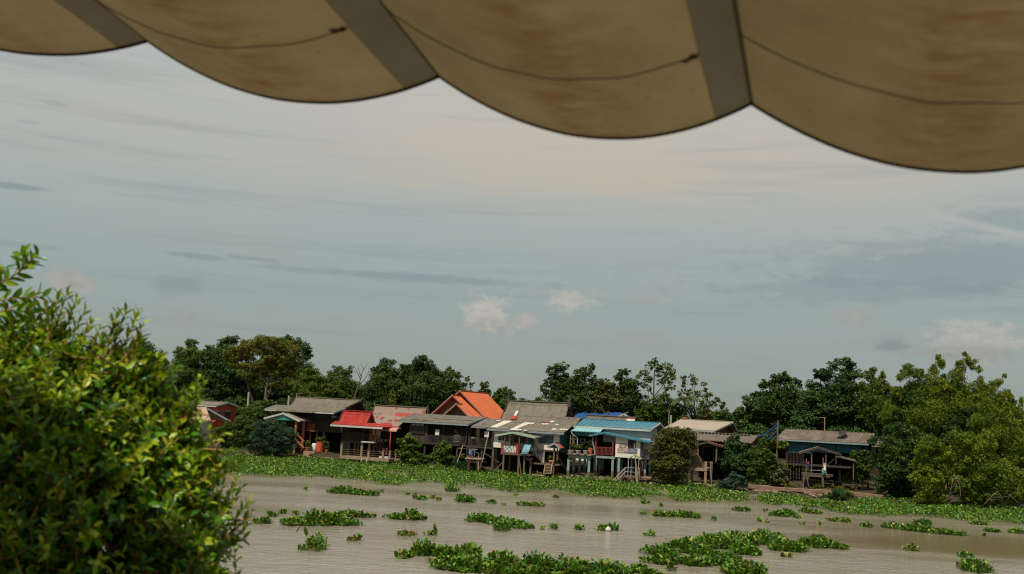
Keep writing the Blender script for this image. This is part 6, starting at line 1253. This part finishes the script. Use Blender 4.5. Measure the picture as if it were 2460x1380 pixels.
# ---------- near leafy bush ----------
BUSHM = leafmat('bush_leaves', [(0, (.008, .036, .003)), (.28, (.030, .105, .005)), (.55, (.080, .205, .007)), (.8, (.28, .40, .011)), (.93, (.44, .44, .03)), (.95, (.50, .52, .30)), (.968, (.50, .52, .30)), (.985, (.42, .13, .02)), (1, (.42, .10, .02))], rough=.32, trans=.32, spec=.24, tcol=(.34, .40, .005))  # palest stops put leaf highlights into the colour
TWIG = mat('orange_brown_twig', (.34, .17, .04), (.22, .11, .03), scale=8, rough=.7)
def bush():
    lob = [(20,850,115,4.85),(120,845,85,4.8),(225,885,95,4.75),(310,930,90,4.75),(40,900,150,4.9),(165,950,165,4.7),(290,985,150,4.7),(120,1120,260,4.4),(320,1130,170,4.5),(405,1040,100,4.7),(440,1160,100,4.6),(400,1290,165,4.4),(150,1330,260,4.2),(470,1250,80,4.8),(455,1350,90,4.6),(-110,1000,260,4.6),(-150,1350,300,4.4),(250,1520,300,4.3),(0,1700,360,4.2),(350,900,70,4.7),(470,1110,60,4.7)]
    C = np.array([at(x, y, Y) for x, y, r, Y in lob]); Rr = np.array([r/FP*Y for x, y, r, Y in lob])
    root = np.array([-1.5, 4.75, 0]); root[2] = gz(root[0], root[1]); e = thing('leafy_bush', 'large near glossy-leaved bush with orange-brown twigs filling the lower left corner', 'bush', root)
    tw = []      # (base, tip)
    while len(tw) < 2050:
        i = rng.choice(len(lob), p=Rr**2/np.sum(Rr**2)); d = rvec(1)[0]; d[1] = d[1]-.35; d[2] += .15; d = d/np.linalg.norm(d)
        tip = C[i]+d*Rr[i]*rng.uniform(.72, 1.06); dist = np.linalg.norm(tip-C, axis=1)/Rr; dist[i] = 9
        if dist.min() < .66 and rng.uniform() < .85: continue
        g = d*.75+np.array([.15, 0, .38])+rng.normal(0, .38, 3); g = g/np.linalg.norm(g); tw.append((tip-g*rng.uniform(.2, .42), tip, 0))
    for x0, y0, x1, y1, Y in ((110,830,142,700,4.6),(120,820,165,690,4.65),(140,830,185,715,4.6),(150,830,205,745,4.6),(100,810,128,728,4.7),(170,850,225,770,4.6),(120,830,110,740,4.6),(200,860,240,785,4.6),(80,800,60,720,4.7),
                              (250,860,285,745,4.6),(262,860,305,738,4.6),(280,865,335,742,4.65),(290,870,345,775,4.6),(280,850,268,760,4.6),(300,880,340,805,4.6),
                              (480,1300,560,1170,4.9),(490,1300,585,1165,4.9),(500,1310,600,1200,4.9),(510,1320,612,1225,4.9),(500,1330,598,1260,4.9),(490,1330,575,1290,4.9),(470,1290,535,1165,4.95),(480,1320,545,1330,4.9),(470,1350,540,1345,4.8),(500,1290,575,1135,4.95),(500,1320,590,1290,4.85),(470,1280,520,1220,4.8),
                              (430,1010,478,905,4.7),(440,1040,490,915,4.7),(450,1080,540,1040,4.7),(460,1090,565,1080,4.7),(470,1120,590,1110,4.75),(480,1130,560,1120,4.7),(350,900,390,850,4.7),(380,920,420,880,4.7),(440,980,470,960,4.7),(420,960,455,930,4.7)):
        tw.append((at(x0, y0, Y+rng.uniform(-.1, .1)), at(x1, y1, Y+rng.uniform(-.1, .1)), 1))
    B, D, Nn, Ls, Ws, Rn = [], [], [], [], [], []; g = MB()
    for b, t, kind in tw:
        L = np.linalg.norm(t-b); d = (t-b)/L; n = int(L/.0165) if not kind else int(L/.014); ph = rng.uniform(0, 6.28); s1 = unit(np.cross(d, [.3, .9, .1])); s2 = np.cross(d, s1)
        sag = np.array([0, 0, -.02*rng.uniform(0, 1)]); mid = (b+t)/2+sag*2; g.path([b, mid, t], [.0045, .0035, .0016], 4, False)
        col = rng.uniform(-.16, .2)
        for j in range(n):
            q = .18+.82*(j+.5)/n; p = b*(1-q)+t*q+sag*4*q*(1-q); a = ph+j*2.4; rd = s1*math.cos(a)+s2*math.sin(a)
            B.append(p); D.append(d*(.75 if not kind else 1.25)+rd*.8); Nn.append(d*.7-rd*.6+np.array([0, 0, .5])); l = rng.uniform(.040, .068)*(1 if q < .9 else .75); Ls.append(l); Ws.append(l*rng.uniform(.38, .5) if not kind else l*.34)
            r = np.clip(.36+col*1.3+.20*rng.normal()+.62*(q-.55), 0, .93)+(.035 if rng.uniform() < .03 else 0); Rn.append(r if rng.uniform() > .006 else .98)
    # loose leaves deeper inside, coloured darker as painted inner shade
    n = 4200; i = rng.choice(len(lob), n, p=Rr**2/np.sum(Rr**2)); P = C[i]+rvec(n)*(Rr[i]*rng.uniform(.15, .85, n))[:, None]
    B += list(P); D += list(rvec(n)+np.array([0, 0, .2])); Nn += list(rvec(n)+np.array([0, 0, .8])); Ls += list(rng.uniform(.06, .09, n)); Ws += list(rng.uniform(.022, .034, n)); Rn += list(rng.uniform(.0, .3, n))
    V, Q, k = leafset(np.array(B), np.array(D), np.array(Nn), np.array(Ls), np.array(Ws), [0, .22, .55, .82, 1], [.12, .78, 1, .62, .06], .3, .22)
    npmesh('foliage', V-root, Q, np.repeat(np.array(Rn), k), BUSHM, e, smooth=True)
    for i in range(len(lob)):
        c = C[i]; m = (root+c)/2+np.array([0, 0, -.1]); g.path([root+np.array([0, 0, -.1]), m, c], [.05, .03, .01], 6)
    g.v = [tuple(np.array(v)-root) for v in g.v]; g.build('stem', TWIG, e)
    # slender shoot reaching up at the left edge
    B, D, Nn, Ls, Ws, Rn = [], [], [], [], [], []; g = MB()
    for pts, Y, st in (([(-60,740),(-10,690),(45,655),(92,612)], 4.75, 15), ([(-60,760),(0,722),(60,715),(105,714)], 4.7, 12), ([(45,655),(60,632),(52,608)], 4.75, 12), ([(-30,700),(0,672),(10,645)], 4.8, 10), ([(-40,760),(20,745),(70,750)], 4.6, 10)):
        P = [at(x, y, Y) for x, y in pts]; g.path([p-root for p in P], [.006]+[.004]*(len(P)-2)+[.002], 5)
        seg = np.cumsum([0]+[np.linalg.norm(P[i+1]-P[i]) for i in range(len(P)-1)]); n = int(seg[-1]/st*1000/1.0)+2
        for j in range(n):
            s = seg[-1]*(j+.6)/n; i = min(np.searchsorted(seg, s)-1, len(P)-2); i = max(i, 0); q = (s-seg[i])/(seg[i+1]-seg[i]); p = P[i]*(1-q)+P[i+1]*q; d = unit(P[i+1]-P[i]); a = j*2.4
            rd = np.array([math.cos(a)*-d[2], math.sin(a)*.6, math.cos(a)*d[0]+.1]); B.append(p); D.append(d*.7+rd); Nn.append(rvec(1)[0]+np.array([0, -.6, .6])); Ls.append(rng.uniform(.055, .08)); Ws.append(rng.uniform(.02, .028)); Rn.append(rng.uniform(.2, .75))
    V, Q, k = leafset(np.array(B), np.array(D), np.array(Nn), np.array(Ls), np.array(Ws), [0, .22, .55, .82, 1], [.12, .78, 1, .62, .06], .25, .2)
    npmesh('shoot_leaves', V-root, Q, np.repeat(np.array(Rn), k), BUSHM, e, smooth=True); g.build('shoot_stem', TWIG, e)
bush()

# ---------- scalloped canvas awning overhead ----------
def awning():
    def canvas(name, body, dark, stain, tr, trc):
        m, nt, out = newmat(name); L = nt.links; uv = nt.nodes.new('ShaderNodeUVMap'); sp = nt.nodes.new('ShaderNodeSeparateXYZ'); L.new(uv.outputs[0], sp.inputs[0]); tc = nt.nodes.new('ShaderNodeTexCoord')
        n1 = nd(nt, 'ShaderNodeTexNoise', Scale=2.6, Detail=8., Roughness=.68); L.new(tc.outputs['Object'], n1.inputs['Vector'])
        mp = nt.nodes.new('ShaderNodeMapping'); mp.inputs['Scale'].default_value = (3.2, 7., 1); L.new(uv.outputs[0], mp.inputs[0])
        n2 = nd(nt, 'ShaderNodeTexNoise', Scale=1.6, Detail=7., Roughness=.7); L.new(mp.outputs[0], n2.inputs['Vector'])
        col = mixc(nt, ramp(nt, n1.outputs[0], [(.35, 0.), (.68, 1.)]), body, dark)
        du = mathn(nt, 'SUBTRACT', mathn(nt, 'FRACT', sp.outputs[0]), .52); g = mathn(nt, 'EXPONENT', mathn(nt, 'MULTIPLY', mathn(nt, 'MULTIPLY', du, du), -42.))
        st = mathn(nt, 'MULTIPLY', g, ramp(nt, n2.outputs[0], [(.40, 0.), (.62, 1.)])); col = mixc(nt, mathn(nt, 'MULTIPLY', st, .75), col, stain)
        sm = ramp(nt, n2.outputs[0], [(.60, 0.), (.74, 1.)]); col = mixc(nt, mathn(nt, 'MULTIPLY', sm, .35), col, stain)
        gr = mathn(nt, 'EXPONENT', mathn(nt, 'MULTIPLY', sp.outputs[1], -22.)); col = mixc(nt, mathn(nt, 'MULTIPLY', gr, mathn(nt, 'MULTIPLY_ADD', n1.outputs[0], .9, .05)), col, dark)
        pf = nd(nt, 'ShaderNodeTexNoise', Scale=38., Detail=2.); L.new(tc.outputs['Object'], pf.inputs['Vector']); col = mixc(nt, mathn(nt, 'MULTIPLY', ramp(nt, pf.outputs[0], [(.66, 0.), (.74, 1.)]), .35), col, stain)
        wv = nd(nt, 'ShaderNodeTexNoise', Scale=1., Detail=3.); mp2 = nt.nodes.new('ShaderNodeMapping'); mp2.inputs['Scale'].default_value = (6, 90, 1); L.new(uv.outputs[0], mp2.inputs[0]); L.new(mp2.outputs[0], wv.inputs['Vector'])
        col = mixc(nt, mathn(nt, 'MULTIPLY', ramp(nt, wv.outputs[0], [(.45, 0.), (.7, 1.)]), .18), col, dark)
        b = nd(nt, 'ShaderNodeBsdfPrincipled'); b.inputs['Roughness'].default_value = .9; b.inputs['Specular IOR Level'].default_value = .15; L.new(col, b.inputs['Base Color'])
        t = nt.nodes.new('ShaderNodeBsdfTranslucent'); L.new(mixc(nt, 1., col, trc, 'MULTIPLY'), t.inputs[0])
        mx = nt.nodes.new('ShaderNodeMixShader'); mx.inputs[0].default_value = tr; L.new(b.outputs[0], mx.inputs[1]); L.new(t.outputs[0], mx.inputs[2])
        bp = nd(nt, 'ShaderNodeBump', Strength=.25, Distance=.01); L.new(wv.outputs[0], bp.inputs['Height']); L.new(bp.outputs[0], b.inputs['Normal'])
        L.new(mx.outputs[0], out.inputs[0]); return m
    cv = canvas('tan_canvas', (.290, .240, .156), (.215, .175, .110), (.17, .085, .04), .38, (.80, .70, .52))
    stp = canvas('doubled_grey_canvas', (.20, .175, .118), (.16, .138, .09), (.14, .095, .055), .25, (.78, .75, .66))
    hem = mat('dark_hem', (.12, .085, .045), (.07, .05, .028), scale=9, rough=.95); seam = mat('seam_stitching', (.19, .155, .095), (.13, .10, .06), scale=14, rough=.95)
    J = [at(355, 98, 3.25), at(1055, 183, 3.0), at(1805, 248, 2.78)]; J = [J[0]-(J[1]-J[0])*2, J[0]-(J[1]-J[0])]+J; J.append(J[4]+(J[4]-J[3])*1.0); J = [np.array(j) for j in J]  # leftmost scallop is out of view, added to shade the lower bush
    dr = ray(2000, 1400); dr = dr/np.linalg.norm(dr); 
    sags = [.11, .108, .152, .148, .136]; VL = 3.2
    def S(i, u, v): p = (J[i]*(1-u)+J[i+1]*u)-dr*v; return p+np.array([0, 0, -sags[i]*4*u*(1-u)*(1+.10*(u-.5))+.012*math.sin(6*v+i)*u*(1-u)*4+(.0035*math.sin(19*u+2.2*v+i*2)*math.sin(5*v+1.3*i)+.0025*math.sin(31*u-3*v+i))*min(1, .12+v*1.5)*math.sin(math.pi*u)])
    base = J[3]-dr*VL*.5; e = thing('awning', 'scalloped tan canvas awning with dark seams hanging overhead across the top of the picture', 'awning', base)
    def sheet(name, m, i, us, vs, off=0.):
        V = np.array([S(i, u, v)-base+np.array([0, 0, -off]) for v in vs for u in us]); w = len(us); Q = [(j*w+k, j*w+k+1, (j+1)*w+k+1, (j+1)*w+k) for j in range(len(vs)-1) for k in range(w-1)]
        uv = np.array([(u*.999+i, v) for v in vs for u in us]); return npmesh(name, V, np.array(Q), None, m, e, smooth=True, uv=uv)
    def ribbon(name, m, pts, r, par): return MB().path([p-base for p in pts], r, 6).build(name, m, par, smooth=True)
    for i in range(5):
        us = np.linspace(0, 1, 41); up = np.linspace(0, .8965, 37); vs = np.linspace(0, VL, 40)
        pn = sheet('canopy_panel', cv, i, up, vs)
        # overlap of the next strip: a doubled band along the right crest
        st = sheet('overlap_strip', stp, i, np.linspace(.895, 1, 8), vs, .0)
        ribbon('hem', hem, [S(i, u, 0)+np.array([0, 0, .001]) for u in us], .0075, e)
        for v in (.40, .92, 1.5):
            ribbon('seam', seam, [S(i, u, v)-np.array([0, 0, .0025]) for u in np.linspace(.0, .895, 60)], .0018, pn)
            g = MB()
            for _ in range(4):
                q = S(i, .872+(_-1.5)*.008, v+rng.normal(0, .006))-base-np.array([0, 0, .0035]); r_ = rng.uniform(.006, .014); n_ = 9; ph = rng.uniform(0, 6)
                g.prism([q+np.array([r_*(1+.35*math.sin(3*t+ph))*math.cos(t), 1.4*r_*math.sin(t), .06*math.cos(t)*r_]) for t in np.linspace(0, 6.283, n_+1)[:-1]], (0, 0, .001))
            g.build('tie_patch', seam, pn)
    for i in range(1, 6): ribbon('crest_wire', M_metal, [J[i]-dr*v+np.array([0, 0, .012]) for v in (.01, VL)], .006, e)
awning()
